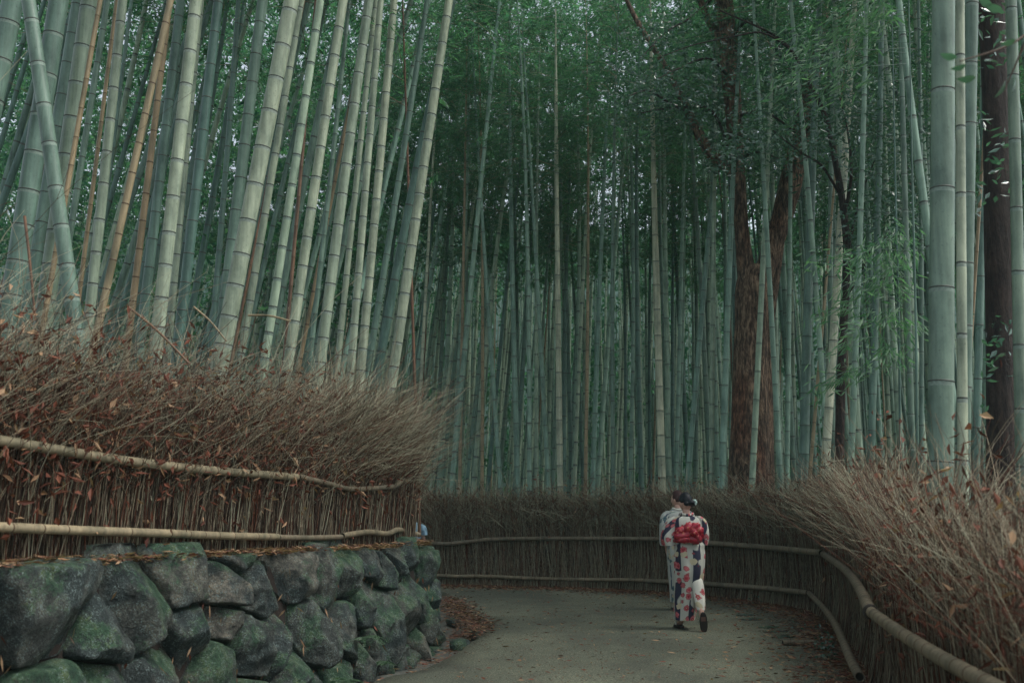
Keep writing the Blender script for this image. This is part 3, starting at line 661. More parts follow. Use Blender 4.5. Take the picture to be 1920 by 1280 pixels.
# stalks picked from the photograph: column/row of two points on each, width in px, distance, kind, label
GL, GF, GR = 'bamboo stalks on the left bank', 'bamboo stalks behind the far fence', 'bamboo stalks on the right'
PICK = [
 (22, 0, -38, 300, 44, 7.2, 'green', 'thick grey-green stalk cut off by the left edge of the photo', GL),
 (54, 0, 140, 600, 29, 6.7, 'green', 'blue-green stalk leaning the opposite way to the others at far left', GL),
 (112, 0, 22, 560, 40, 7.5, 'green', 'thick pale stalk crossed by the blue-green leaning stalk', GL),
 (168, 0, 82, 600, 35, 7.9, 'green', 'thick pale stalk just right of the crossing leaning stalk', GL),
 (146, 0, 92, 330, 24, 9.5, 'dark', 'dark green stalk seen between the two thick pale stalks at far left', GL),
 (188, 0, 84, 590, 11, 7.6, 'tan', 'slim tan dead stalk hugging the right side of a thick pale stalk at far left', GL),
 (201, 0, 112, 560, 13, 9.2, 'dark', 'slim dark green stalk just right of the slim tan stalk at far left', GL),
 (219, 0, 150, 540, 9, 8.7, 'tan', 'very thin tan stalk directly left of a mid-green stalk', GL),
 (233, 0, 170, 570, 20, 8.6, 'green', 'mid-green stalk left of the bright tan leaning stalk', GL),
 (247, 0, 185, 480, 10, 11, 'dark', 'thin dark stalk tucked behind the mid-green stalk left of the tan one', GL),
 (320, 0, 178, 640, 15, 7.6, 'tan', 'bright tan dead stalk leaning right, topmost at the frame edge', GL),
 (300, 150, 240, 640, 14, 8.0, 'tan', 'brownish tan stalk partly hidden behind the bright tan leaning stalk', GL),
 (340, 0, 268, 600, 20, 10.5, 'dark', 'dark stalk between the tan pair and the bright grey stalk', GL),
 (366, 0, 296, 620, 26, 7.9, 'green', 'bright grey-green stalk right of the two tan stalks', GL),
 (374, 0, 318, 620, 14, 9.8, 'green', 'slim stalk half hidden right behind the bright grey-green stalk', GL),
 (410, 0, 342, 580, 21, 9.4, 'dark', 'darker green stalk beneath the patch of white sky at upper left', GL),
 (453, 0, 404, 560, 12, 12, 'dark', 'slim dull stalk between the sky patch and the thickest leaning stalk', GL),
 (492, 0, 418, 600, 24, 9.6, 'dark', 'dark green stalk running close along the left of the thickest pale leaning stalk', GL),
 (546, 0, 430, 592, 33, 8.4, 'green', 'thickest pale leaning stalk at centre left', GL),
 (567, 0, 470, 560, 15, 9.6, 'green', 'slim stalk tight against the right of the thickest pale leaning stalk', GL),
 (571, 0, 500, 350, 6, 11, 'brown', 'thin dark brown stalk crossing behind the thickest leaning stalk', GL),
 (604, 0, 508, 600, 17, 9.4, 'green', 'speckled grey stalk second to the right of the thickest leaning stalk', GL),
 (592, 0, 545, 540, 8, 10.5, 'brown', 'thin rust brown stalk beside the speckled grey stalk', GL),
 (641, 0, 545, 650, 20, 9.6, 'green', 'smooth pale stalk with faint joints right of the rust brown stalk', GL),
 (660, 0, 585, 640, 10, 12, 'dark', 'thin dark stalk behind the smooth pale stalk', GL),
 (688, 0, 602, 665, 21, 10.0, 'green', 'bright pale stalk left of the tight row of three', GL),
 (702, 0, 634, 670, 12, 11.3, 'green', 'leftmost and slimmest of the tight row of three stalks', GL),
 (714, 0, 658, 690, 15, 11.0, 'green', 'middle stalk of the tight row of three', GL),
 (742, 0, 676, 700, 17, 11.4, 'green', 'rightmost stalk of the tight row of three', GL),
 (806, 0, 690, 690, 13, 12.4, 'dark', 'slim dull green stalk left of the last bright leaning stalk', GL),
 (839, 0, 737, 700, 20, 11.9, 'green', 'last bright leaning stalk, furthest right on the left bank', GL),
 (771, 510, 777, 700, 6, 13.6, 'brown', 'short-looking thin brown stalk right of the last bright leaning stalk', GL),
 (804, 430, 790, 700, 7, 21, 'green', 'pale thin stalk right of the last bright leaning stalk', GF),
 (880, 104, 940, 930, 9, 20.5, 'green', 'slim pale stalk tilting left at its top, above the far fence', GF),
 (948, 110, 971, 930, 11, 20.6, 'green', 'straight pale stalk right of the left-tilting slim stalk', GF),
 (1001, 150, 1003, 430, 8, 21.0, 'green', 'thin straight stalk at the middle of the far grove', GF),
 (1003, 430, 1029, 925, 9, 20.2, 'green', 'stalk leaning down to the right to the middle of the far fence', GF),
 (1038, 0, 1050, 900, 12, 19.8, 'green', 'brightest straight stalk near the middle of the far grove', GF),
 (1113, 0, 1098, 890, 7, 20, 'tan', 'thin straight tan stalk left of the two women', GF),
 (1140, 30, 1112, 880, 10, 20.4, 'green', 'pale stalk right beside the thin straight tan one', GF),
 (1155, 430, 1124, 860, 10, 22, 'green', 'stalk slanting right behind the pale one beside the tan stalk', GF),
 (870, 430, 862, 900, 7, 20.6, 'tan', 'thin yellowish stalk rising left over the far fence', GF),
 (907, 430, 904, 900, 7, 21, 'tan', 'thin brown-tan stalk right of the yellowish one', GF),
 (1214, 0, 1241, 890, 15, 19.4, 'green', 'pale stalk rising directly above the two women', GF),
 (1239, 0, 1254, 880, 10, 20.5, 'green', 'slimmer stalk hugging the right of the one above the women', GF),
 (1283, 300, 1268, 880, 9, 20.5, 'green', 'slim stalk right of the pair above the women', GF),
 (1330, 430, 1292, 870, 11, 19, 'green', 'pale stalk slanting right, left of the forked tree', GF),
 (1340, 0, 1334, 880, 10, 18.3, 'green', 'straight stalk just left of the forked tree trunk', GF),
 (1382, 0, 1354, 890, 13, 17.6, 'green', 'blue-green stalk crossing the left edge of the forked trunk', GF),
 (1434, 430, 1411, 890, 12, 16.9, 'green', 'pale stalk standing in front of the forked trunk', GF),
 (1416, 20, 1462, 880, 11, 16.6, 'green', 'stalk tilting left in front of the right limb of the forked tree', GF),
 (1441, 40, 1450, 420, 9, 18.5, 'green', 'thin stalk behind the left-tilting one by the forked tree', GF),
 (1482, 430, 1476, 860, 10, 17.5, 'green', 'stalk just right of the forked tree', GR),
 (1521, 240, 1507, 870, 19, 15.6, 'dark', 'broad dull green stalk right of the forked tree', GR),
 (1553, 480, 1521, 860, 7, 15.4, 'tan', 'slim tan stalk slanting beside the broad dull green stalk', GR),
 (1580, 380, 1548, 860, 17, 14.7, 'green', 'bright stalk slanting right with pale joints, left of the leafy sprays', GR),
 (1633, 0, 1596, 860, 12, 12.2, 'green', 'pale stalk with leafy sprays around it', GR),
 (1661, 0, 1634, 830, 14, 12.8, 'dark', 'dark blue-green stalk between two pale stalks among the leafy sprays', GR),
 (1685, 0, 1710, 830, 12, 12.0, 'green', 'stalk tilting left just right of the leafy sprays', GR),
 (1731, 60, 1728, 830, 9, 13, 'green', 'thin stalk close left of the thickest right-hand stalk', GR),
 (1769, 0, 1764, 830, 47, 5.9, 'green', 'thickest stalk at right with widely spaced dark joints', GR),
 (1798, 0, 1806, 960, 19, 6.3, 'green', 'pale slim stalk half hidden right behind the thickest right-hand stalk', GR),
 (1821, 0, 1806, 800, 27, 6.9, 'green', 'pale stalk second right of the thickest right-hand stalk', GR),
 (1834, 430, 1818, 680, 7, 8.5, 'tan', 'thin orange-tan stalk left of the dark tree trunk at right', GR),
 (1841, 430, 1830, 860, 15, 9, 'dark', 'dull dark stalk left of the dark tree trunk at right', GR),
 (1899, 0, 1917, 900, 23, 6.6, 'green', 'stalk at the right edge of the photo beyond the dark trunk', GR),
]
occ = []
for k, (x0, y0, x1, y1, wpx, d, kind, lab, grp) in enumerate(PICK):
    a, c = P(x0, y0, d), P(x1, y1, d); dv = nrm(a - c)
    zc = terr_z(d) if (x1 < 800 and d < 14) else -.03
    base = c - dv * ((c[2] - zc) / dv[2]); r0 = wpx / 2 * d / F_PX * 1.0
    near = d < 14 and wpx >= 12
    if kind == 'green' and not any(q_ in lab for q_ in ('bright', 'thickest pale', 'directly above', 'tight row', 'smooth pale', 'pale slim stalk half')): kind = 'deep' if (wpx > 25 or x1 > 1650) else 'mid'  # duller kinds put the shade between stalks into their colour
    L = 12.5 if r0 > .03 else 9.5
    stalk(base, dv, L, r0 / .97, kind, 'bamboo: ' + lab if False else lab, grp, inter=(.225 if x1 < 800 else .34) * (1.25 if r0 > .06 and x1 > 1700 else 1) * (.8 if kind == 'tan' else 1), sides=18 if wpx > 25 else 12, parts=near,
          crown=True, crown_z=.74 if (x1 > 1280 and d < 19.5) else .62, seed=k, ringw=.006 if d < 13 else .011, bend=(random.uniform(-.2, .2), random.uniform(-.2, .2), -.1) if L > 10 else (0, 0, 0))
    occ.append((base[0], base[1]))
# the rest of the grove: nearest ones as things, the far ones as one mass
def tilt_at(px): return np.interp(px, [-300, 0, 700, 880, 1100, 1700, 2200], [14, 12, 8, 3, 1, -.5, -2])
cand = []
tries = 0
while len(cand) < 1200 and tries < 90000:
    tries += 1
    y = 8.5 + 50 * random.random() ** .8; x = random.uniform(-.62, .62) * y
    px = 960 + x / y * F_PX * CP
    if in_poly(x, y, TP):
        if y < 11.8: continue
    elif not in_poly(x, y, RP): continue
    if min((x - q[0]) ** 2 + (y - q[1]) ** 2 for q in occ) < .36 ** 2: continue
    if np.min(np.hypot(RFENCE[:, 0] - x, RFENCE[:, 1] - y)) < .55: continue
    if (1700 < px < 1900 and y < 10) or (1600 < px < 1800 and y < 14): continue
    if 1370 < px < 1460 and y < 17: continue
    if 1000 < px < 1700 and y < 14.5: continue
    cand.append((x, y)); occ.append((x, y))
cand.sort(key=lambda q: q[1])
NEAR = 225
far_v = MB(); fseed = 0
for k, (x, y) in enumerate(cand):
    px = 960 + x / y * F_PX * CP
    tl = R(tilt_at(px) + max(-3, min(3, random.gauss(0, 2)))); ty = R(random.gauss(0, 2)); dv = (math.sin(tl), math.sin(ty), math.cos(tl))
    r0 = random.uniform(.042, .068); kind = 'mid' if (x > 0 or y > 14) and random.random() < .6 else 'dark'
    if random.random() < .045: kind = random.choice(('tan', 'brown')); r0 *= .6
    z = ground_z(x, y) - .05
    if k < NEAR:
        where = next(t for lim, t in ((60, 'at the far left edge behind the crossing leaning stalk'), (200, 'behind the thick pale stalks at far left'), (330, 'behind the leaning tan pair'), (430, 'behind the bright stalk right of the tan pair'),
            (560, 'behind the thickest pale leaning stalk'), (690, 'behind the speckled grey stalk'), (760, 'behind the tight row of three stalks'), (860, 'right of the last bright leaning stalk'), (960, 'above the left part of the far fence'),
            (1060, 'near the brightest straight stalk of the far grove'), (1150, 'around the thin straight tan stalk'), (1260, 'directly above the two women'), (1370, 'left of the forked tree'), (1480, 'behind the forked tree'),
            (1600, 'between forked tree and leafy sprays'), (1740, 'behind the leafy bamboo sprays'), (9999, 'behind the thickest right-hand stalk')) if px < lim)
        cw = {'green': 'grey-green', 'mid': 'grey-green', 'dark': 'dark green', 'tan': 'dead tan', 'brown': 'dead brown'}[kind]
        lab = f'dim {cw} stalk deep {where}'; grp = f'dim {cw} stalks {where}'
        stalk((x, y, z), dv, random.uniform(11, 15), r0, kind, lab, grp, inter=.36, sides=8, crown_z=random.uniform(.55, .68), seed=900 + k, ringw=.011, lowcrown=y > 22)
    else:
        g, _, _ = culm_geo(random.uniform(12, 15), r0, .42, dv, (0, 0, 0), 5, True, .014, kind == 'mid', k, True)
        off = {'green': 0, 'mid': 0, 'dark': 3, 'tan': 6, 'brown': 6}[kind]
        for v in g.v: far_v.v.append(v + np.array((x, y, z))); far_v.uv.append(np.zeros((len(v), 2)))
        for f, m, s in g.f: far_v.f.append((f + far_v.n, m + off, s))
        far_v.n += sum(len(v) for v in g.v)
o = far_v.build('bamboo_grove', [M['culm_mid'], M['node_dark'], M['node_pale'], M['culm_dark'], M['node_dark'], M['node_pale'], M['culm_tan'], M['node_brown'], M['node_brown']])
tag(o, 'mass of far dark bamboo stalks filling the depth of the grove', 'bamboo grove', kind='stuff')
# far foliage: clumps of leaves through the depth of the grove
def foliage(name, label, n_cl, per, yr, zf, size, seed, xr=(-.75, .75)):
    r = np.random.default_rng(seed); y = r.uniform(*yr, n_cl); x = r.uniform(*xr, n_cl) * y; z = zf(r, n_cl, x, y)
    sz = r.uniform(.5, 1.3, n_cl)
    c = np.repeat(np.column_stack([x, y, z]), per, 0) + r.normal(0, 1, (n_cl * per, 3)) * np.repeat(sz, per)[:, None] * np.array((.8, .8, .5))
    c = c[c[:, 2] > .05]; n = len(c)
    g7 = -(-n // 7); sd7 = np.column_stack([r.normal(0, 1, (g7, 2)), r.normal(-.7, .5, g7)]); d = nrm(np.repeat(sd7, 7, 0)[:n]) + r.normal(0, .4, (n, 3))
    c = np.repeat(c[::7], 7, 0)[:n] + r.normal(0, size[0] * .45, (n, 3))
    v, q = leaves(c, d, r.uniform(*size, n), r.uniform(.22, .34, n) * size[1], 0, r); b = MB(); b.add(v, q, 0, False)
    return tag(b.build(name, [M['leaf_far']]), label, 'foliage', kind='stuff')
foliage('far_foliage', 'dense mass of green leaves closing off the depth of the grove', 4400, 60, (42, 74), lambda r, n, x, y: 36 * r.uniform(0, 1, n) ** 1.05, (.28, .5), 5)
foliage('canopy_foliage', 'green bamboo canopy hanging among the far stalks', 2100, 80, (24, 44), lambda r, n, x, y: y * .1 + r.uniform(5, 19, n), (.12, .24), 6)
foliage('undergrowth', 'dim green undergrowth low between the far stalks', 380, 45, (29, 45), lambda r, n, x, y: np.abs(r.normal(0, 1.8, n)), (.1, .22), 8)
foliage('left_foliage', 'bright green leaves hanging behind the leaning stalks at upper left', 330, 80, (17, 26), lambda r, n, x, y: r.uniform(5.5, 12, n), (.1, .2), 9, (-.62, -.12))
b = MB(); nx, ny = 40, 10; V = []
for j in range(ny):
    for i in range(nx):
        x = -150 + 300 * i / (nx - 1); f = j / (ny - 1); V.append((x, 74 + 60 * f, -.3 + 40 * f ** .75 * (1 + .2 * mnoise.noise(Vector((x * .02, f, 1))))))
i, j = np.meshgrid(np.arange(nx - 1), np.arange(ny - 1)); b.add(V, np.stack([j * nx + i, j * nx + i + 1, (j + 1) * nx + i + 1, (j + 1) * nx + i], -1).reshape(-1, 4))
tag(b.build('backdrop_slope', [M['backdrop_slope']]), 'added dark slope closing off the sky far behind the grove', 'backdrop_slope', kind='structure')  # added slope: blocks sky specks, dark colour stands in for deep shade

# ------------------------------------------------------------------ trees
def limb(b, pts, radii, sides=16, step=.12, rough=.06, seed=0, m=0):
    c = polyline(np.column_stack([np.array(pts), radii]), step=step); p, r = c[:, :3], c[:, 3]
    v, q = tubes(p[None], r[None], sides); K = len(p); v = v.reshape(K, sides, 3)
    for i in range(K):
        for j in range(sides):
            dd = v[i, j] - p[i]; a = j * 6.283 / sides
            h = mnoise.noise(Vector((math.cos(a) * 1.6 + seed, math.sin(a) * 1.6, i * step * .8))) + .5 * mnoise.noise(Vector((math.cos(a) * 5 + seed, math.sin(a) * 5, i * step * .7)))
            v[i, j] = p[i] + dd * (1 + rough * 2 * h)
    b.add(v.reshape(-1, 3), q, m)
def leaf_clusters(centres, per, spread, ln, wd, droop, seed):
    r = np.random.default_rng(seed); c = np.repeat(np.array(centres), per, 0); n = len(c)
    p = c + r.normal(0, 1, (n, 3)) * spread
    d = np.column_stack([r.normal(0, 1, (n, 2)), r.normal(droop, .5, n)])
    return leaves(p, d, r.uniform(*ln, n), r.uniform(*wd, n), .12, r)
# forked tree
D = 17.9
ft = empty('forked_tree', P(1408, 900, D) * np.array((1, 1, 0)), 'brown-barked tree forking into two limbs right of the women', 'tree')
o0 = np.array(ft.location)
b = MB()
q = lambda x, y, d=D: P(x, y, d) - o0
limb(b, [q(1404, 1112), q(1405, 900), q(1406, 760), q(1409, 620), q(1411, 540), q(1416, 500)], [.40, .36, .31, .29, .30, .24], 22, .1, .05, 3)
limb(b, [q(1408, 560), q(1398, 500), q(1390, 430), q(1384, 330), q(1376, 220), q(1366, 100), q(1352, -60), q(1335, -250)], [.2, .16, .13, .135, .15, .17, .15, .1], 18, .1, .06, 5)
limb(b, [q(1418, 560), q(1440, 490), q(1462, 420), q(1482, 340), q(1500, 260), q(1516, 180), q(1535, 90), q(1560, -80)], [.18, .17, .18, .2, .17, .14, .12, .08], 18, .1, .06, 9)
limb(b, [q(1384, 330), q(1360, 310), q(1330, 285), q(1305, 240), q(1290, 210), q(1262, 150), q(1225, 90), q(1195, 40), q(1165, -20)], [.10, .11, .11, .09, .075, .06, .05, .045, .03], 12, .1, .06, 12)
limb(b, [q(1366, 100), q(1340, 60), q(1318, 15), q(1300, -40)], [.1, .08, .07, .05], 10, .1, .06, 15)
limb(b, [q(1436, 1112, D + .3), q(1432, 800, D + .3), q(1436, 640, D + .3), q(1452, 520, D + .3), q(1470, 400, D + .3)], [.22, .17, .13, .1, .08], 12, .12, .05, 19)
b.build('trunk', [M['bark']], ft)
br = MB(); cen = []
rt = random.Random(4)
twigs = [[(1366, 90), (1400, 40), (1450, 70), (1500, 110)], [(1510, 210), (1560, 160), (1620, 130), (1690, 120)], [(1384, 330), (1340, 215), (1290, 200), (1240, 205), (1190, 215)], [(1376, 220), (1430, 210), (1480, 240), (1560, 310), (1590, 380)],
         [(1352, -20), (1300, 30), (1250, 60), (1200, 110)], [(1290, 210), (1250, 190), (1215, 170), (1180, 180)], [(1535, 90), (1600, 60), (1680, 50)], [(1370, 150), (1330, 110), (1270, 130), (1230, 150)], [(1500, 260), (1550, 215), (1600, 220), (1660, 260)], [(1384, 300), (1420, 285), (1465, 300)], [(1516, 180), (1480, 130), (1450, 60)]]
for k, tw in enumerate(twigs):
    dd = D - rt.uniform(.5, 2.2)
    pts = [q(*p, D + (dd - D) * i / (len(tw) - 1)) for i, p in enumerate(tw)]
    limb(br, pts, np.linspace(.035, .008, len(pts)), 6, .15, .03, k)
    c = polyline(pts, n=9)
    for p in c[1:]:
        for _ in range(3): cen.append(p + np.array((rt.gauss(0, .28), rt.gauss(0, .35), rt.gauss(0, .22))))
br.build('branches', [M['bark_dark']], ft)
v, f = leaf_clusters(cen, 34, (.24, .24, .13), (.07, .14), (.026, .05), -.3, 3); b = MB(); b.add(v, f, 0, False)
b.build('crown', [M['leaf_broad']], ft)
# dark trunk at right
D2 = 8.2
rt2 = empty('tree', P(1876, 900, D2) * np.array((1, 1, 0)), 'dark straight tree trunk near the right edge of the photo', 'tree'); o0 = np.array(rt2.location)
q2 = lambda x, y, d=D2: P(x, y, d) - o0
b = MB(); limb(b, [q2(1882, 1300), q2(1880, 900), q2(1878, 700), q2(1874, 450), q2(1866, 200), q2(1860, 0), q2(1850, -250), q2(1840, -700)], [.14, .125, .118, .112, .105, .1, .09, .06], 20, .08, .05, 33)
limb(b, [q2(1866, 200), q2(1850, 120), q2(1838, 20), q2(1820, -100)], [.05, .04, .03, .02], 8, .1, .05, 3)
b.build('trunk', [M['bark_dark']], rt2)
cen = [q2(x, y, d) for x, y, d in [(1860, 290, 7.6), (1850, 320, 7.5), (1870, 330, 7.4), (1872, 90, 7.4), (1850, 60, 7.4), (1845, 390, 7.5), (1900, 640, 7.5), (1848, 640, 7.7), (1838, 700, 7.9), (1860, 20, 7), (1880, -40, 7.2), (1845, 250, 7.6), (1815, 10, 7.6), (1905, 60, 7.2)]]
v, f = leaf_clusters(cen, 16, (.1, .1, .1), (.06, .11), (.022, .04), -.3, 8); b = MB(); b.add(v, f, 0, False); b.build('crown', [M['leaf_broad']], rt2)
# slim dark tree
D3 = 13.2
st = empty('tree', P(1578, 900, D3) * np.array((1, 1, 0)), 'slim dark branching tree between the forked tree and the leafy bamboo sprays', 'tree'); o0 = np.array(st.location)
q3 = lambda x, y, d=D3: P(x, y, d) - o0
b = MB(); limb(b, [q3(1576, 1168), q3(1574, 860), q3(1580, 640), q3(1588, 480), q3(1580, 380), q3(1566, 300), q3(1548, 220), q3(1510, 140), q3(1480, 90), q3(1440, 60), q3(1350, 20)], [.07, .062, .055, .05, .045, .04, .035, .026, .02, .016, .012], 10, .1, .05, 41)
for tw, r in (([(1572, 360), (1540, 310), (1500, 285), (1450, 245)], .022), ([(1588, 480), (1610, 380), (1640, 300)], .022), ([(1480, 90), (1430, 62), (1380, 68), (1300, 85), (1245, 105)], .016), ([(1580, 420), (1596, 330), (1590, 250), (1574, 180)], .025), ([(1584, 560), (1610, 520), (1632, 470)], .016)):
    limb(b, [q3(*p, D3 - i * .15) for i, p in enumerate(tw)], np.linspace(r, r * .35, len(tw)), 6, .12, .03, r * 1e3)
b.build('trunk', [M['bark_dark']], st)
cen = []
for (x, y, sx, sy, n_) in [(1600, 230, 60, 40, 26), (1660, 300, 50, 60, 30), (1700, 330, 30, 60, 20), (1450, 250, 60, 25, 14), (1560, 150, 50, 40, 20), (1640, 420, 40, 40, 14), (1700, 200, 40, 60, 20), (1380, 200, 70, 50, 16), (1700, 450, 30, 60, 10)]:
    for _ in range(n_): cen.append(q3(rt.gauss(x, sx), rt.gauss(y, sy), D3 + rt.uniform(-1., .6)))
v, f = leaf_clusters(cen, 30, (.16, .16, .1), (.06, .12), (.022, .04), -.3, 13); b = MB(); b.add(v, f, 0, False); b.build('crown', [M['leaf_broad']], st)
# young bamboo with leafy sprays
def spray_plant(px, py0, d, tips, label, seed, ln=(.1, .18), n_leaf=58):
    r = random.Random(seed); base = P(px, py0, d) * np.array((1, 1, 0)); root = empty('young_bamboo', base, label, 'bamboo', 'young bamboo with leafy sprays')
    b = MB(); main = [np.array((0, 0, 0.)), P(px, 900, d) - base, P(px - 5, 600, d) - base, P(px - 12, 300, d) - base, P(px - 18, 0, d) - base]
    limb(b, main, [.016, .014, .012, .009, .006], 8, .2, .01, 1); b.build('stem', [M['culm_dark']], root)
    tb = MB(); P_, D_ = [], []
    for (x0, y0, x1, y1) in tips:
        p0, p1 = P(x0, y0, d) - base, P(x1, y1, d - r.uniform(.0, .7)) - base; m_ = (p0 + p1) / 2 + np.array((0, 0, .1))
        c = polyline([p0, m_, p1], n=8); v, f = tubes(c[None], np.linspace(.004, .0012, 8)[None], 4); tb.add(v, f)
        for _ in range(n_leaf):
            t = r.uniform(.25, 1.); k = t * 7; i = min(6, int(k)); p = c[i] + (c[i + 1] - c[i]) * (k - i)
            P_.append(p + np.array((r.gauss(0, .07), r.gauss(0, .1), r.gauss(0, .06)))); D_.append(nrm(p1 - p0) * r.uniform(.3, 1.2) + np.array((r.gauss(0, .5), r.gauss(0, .5), r.gauss(-.45, .35))))
    tb.build('branches', [M['culm_dark']], root)
    n_ = len(P_); rr_ = np.random.default_rng(seed)
    v, f = leaves(np.array(P_), np.array(D_), rr_.uniform(*ln, n_), rr_.uniform(.016, .026, n_), .1, rr_); b = MB(); b.add(v, f, 0, False); tag(b.build('leaf_spray', [M['leaf_young']], root), kind='stuff')
r = random.Random(21)
tips = [(1690, y, 1690 - r.uniform(30, 170), y + r.uniform(10, 60)) for y in (440, 470, 500, 520, 550, 580, 610, 640, 670, 690)] + [(1660, y, 1660 + r.uniform(20, 60), y + r.uniform(10, 50)) for y in (430, 480, 540, 600, 650)] + [(1650, 490, 1520, 495), (1640, 580, 1530, 600), (1640, 700, 1530, 730)]
spray_plant(1690, 950, 10.5, tips, 'young bamboo with bright leaf sprays left of the thickest right-hand stalk', 5)
tips = [(1700, y, 1700 - r.uniform(60, 260), y + r.uniform(10, 70)) for y in (-30, 0, 20, 50, 80, 100, 120, 150, -60, 30, 60, 90)]
spray_plant(1722, 950, 9.6, tips, 'young bamboo whose glinting leaf sprays hang over the forked tree at top right', 6, (.09, .16), 70)
# close leafy twig at upper right
tw = empty('leafy_twig', P(1960, 60, 3.4), 'blurred leafy twig hanging close to the camera at upper right', 'twig'); o0 = np.array(tw.location)
b = MB(); limb(b, [P(2000, 0, 3.4) - o0, P(1930, 60, 3.3) - o0, P(1880, 90, 3.2) - o0, P(1800, 115, 3.1) - o0], [.006, .005, .004, .002], 6, .05, .02, 2)
limb(b, [P(1930, 60, 3.3) - o0, P(1905, 120, 3.3) - o0, P(1885, 165, 3.3) - o0], [.004, .003, .002], 6, .05, .02, 2)
b.build('stem', [M['twig_dark']], tw)
for (x, y, a, l) in [(1795, 108, 170, .055), (1812, 122, 200, .05), (1845, 115, 10, .06), (1885, 150, 250, .065), (1900, 140, 280, .055), (1830, 145, 190, .06), (1880, 20, 160, .06), (1905, 75, 200, .05), (1860, 10, 150, .05)]:
    p = P(x, y, 3.15) - o0; a = R(a); d_ = np.array((math.cos(a), .15, math.sin(a))); s_ = np.array((-math.sin(a) * .5, .8, math.cos(a) * .5))
    n_ = 7; f = np.linspace(0, 1, n_); wd = np.sin(f ** .8 * math.pi) * l * .27
    up = np.cross(d_, s_)
    V = np.array([[p + d_ * l * t + s_ * w_ * k + up * (-.25 * l * t * t + abs(k) * w_ * .3) for k in (-1, 0, 1)] for t, w_ in zip(f, wd)]).reshape(-1, 3)
    i, j = np.meshgrid(np.arange(n_ - 1), np.arange(2), indexing='ij')
    bb = MB(); bb.add(V, np.stack([i * 3 + j, i * 3 + j + 1, (i + 1) * 3 + j + 1, (i + 1) * 3 + j], -1).reshape(-1, 4)); bb.build('leaf', [M['leaf_broad']], tw)

# ------------------------------------------------------------------ litter, small things
def litter(name, label, pts, n_, spread, z0=.012, zr=.02, ps=(.46, .24, .3)):
    c = polyline(pts, step=.05); k = rng.integers(0, len(c), n_); t = nrm(np.gradient(c, axis=0))[k]; nn = np.stack([t[:, 1], -t[:, 0]], 1)
    o = spread(n_); xy = c[k] + nn * o[:, None]
    p = np.column_stack([xy, z0 + rng.uniform(0, zr, n_)]); a = rng.uniform(0, 6.28, n_)
    d = np.column_stack([np.cos(a), np.sin(a), rng.normal(0, .12, n_)]); ln = rng.uniform(.03, .1, n_); wd = rng.uniform(.006, .02, n_)
    dn = nrm(d); q_ = nrm(np.column_stack([-dn[:, 1], dn[:, 0], rng.normal(0, .35, n_)]))
    V = np.stack([p, p + dn * ln[:, None] * .42 + q_ * wd[:, None] * .5, p + dn * ln[:, None] + [0, 0, .005], p + dn * ln[:, None] * .42 - q_ * wd[:, None] * .5 + [0, 0, .006]], 1).reshape(-1, 3)
    b = MB(); b.add(V, np.arange(4 * n_).reshape(-1, 4), rng.choice([0, 1, 2], n_, p=ps), False)
    return tag(b.build(name, [M['leaf_red'], M['leaf_tan'], M['leaf_brown']]), label, 'fallen leaves', kind='stuff')
litter('fallen_leaves', 'rusty fallen leaves gathered along the foot of the right fence', RFENCE[RFENCE[:, 1] < 22], 21000, lambda n_: .12 + np.abs(rng.normal(0, .26, n_)) * rng.choice([1, 1, 1.5, 2.6], n_))
litter('fallen_leaves', 'scattered single fallen leaves lying on the open path', np.array([(0, 4), (.2, 8), (1, 12), (.8, 16)]), 700, lambda n_: rng.normal(0, 1., n_), .008, .006)
litter('fallen_leaves', 'tan leaf litter on top of the stone wall under the left fence', offset_curve(WALL, -.2)[WALL[:, 1] > 2], 12000, lambda n_: rng.uniform(-.2, .12, n_) + .05 * np.sin(np.arange(n_) * .7), 0, .001, (.2, .5, .3))
o = bpy.data.objects['fallen_leaves.002']     # lay this litter on the sloping wall top
me = o.data; co = np.empty(len(me.vertices) * 3); me.vertices.foreach_get('co', co); co = co.reshape(-1, 3)
co[:, 2] += np.interp(co[:, 1], [3, 5, 11, 13], [1.22, 1.18, 1.05, 1.05]) - .02 + (rng.uniform(0, .035, len(co) // 4) + .03 * np.array([mnoise.noise(Vector((q_[0] * 4, q_[1] * 4, 0))) for q_ in co[::4]])).repeat(4); me.vertices.foreach_set('co', co.ravel())
o = litter('path_grit', 'small tan and brown crumbs of leaf scattered over the path', np.array([(-.4, 4), (.1, 8), (.9, 12), (.8, 17)]), 6500, lambda n_: rng.normal(.1, 1.15, n_), .006, .006)
me = o.data; co = np.empty(len(me.vertices) * 3); me.vertices.foreach_get('co', co); co = co.reshape(-1, 4, 3); cm = co[:, :1].copy(); co = cm + (co - cm) * np.array((.28, .28, .5)); me.vertices.foreach_set('co', co.ravel())
pile = [tuple(G(*p)[:2]) for p in [(838, 1125), (862, 1150), (888, 1178), (872, 1192)]]
litter('leaf_pile', 'brown heap of fallen leaves caught at the path edge beside the wall end', pile, 3200, lambda n_: rng.normal(-.05, .13, n_), -.05, .13, (.2, .15, .65))
litter('gutter_leaves', 'dead leaves lying in the gutter at the foot of the stone wall', offset_curve(WALL, .25)[WALL[:, 1] > 2], 1500, lambda n_: rng.normal(0, .14, n_), -.07, .02)
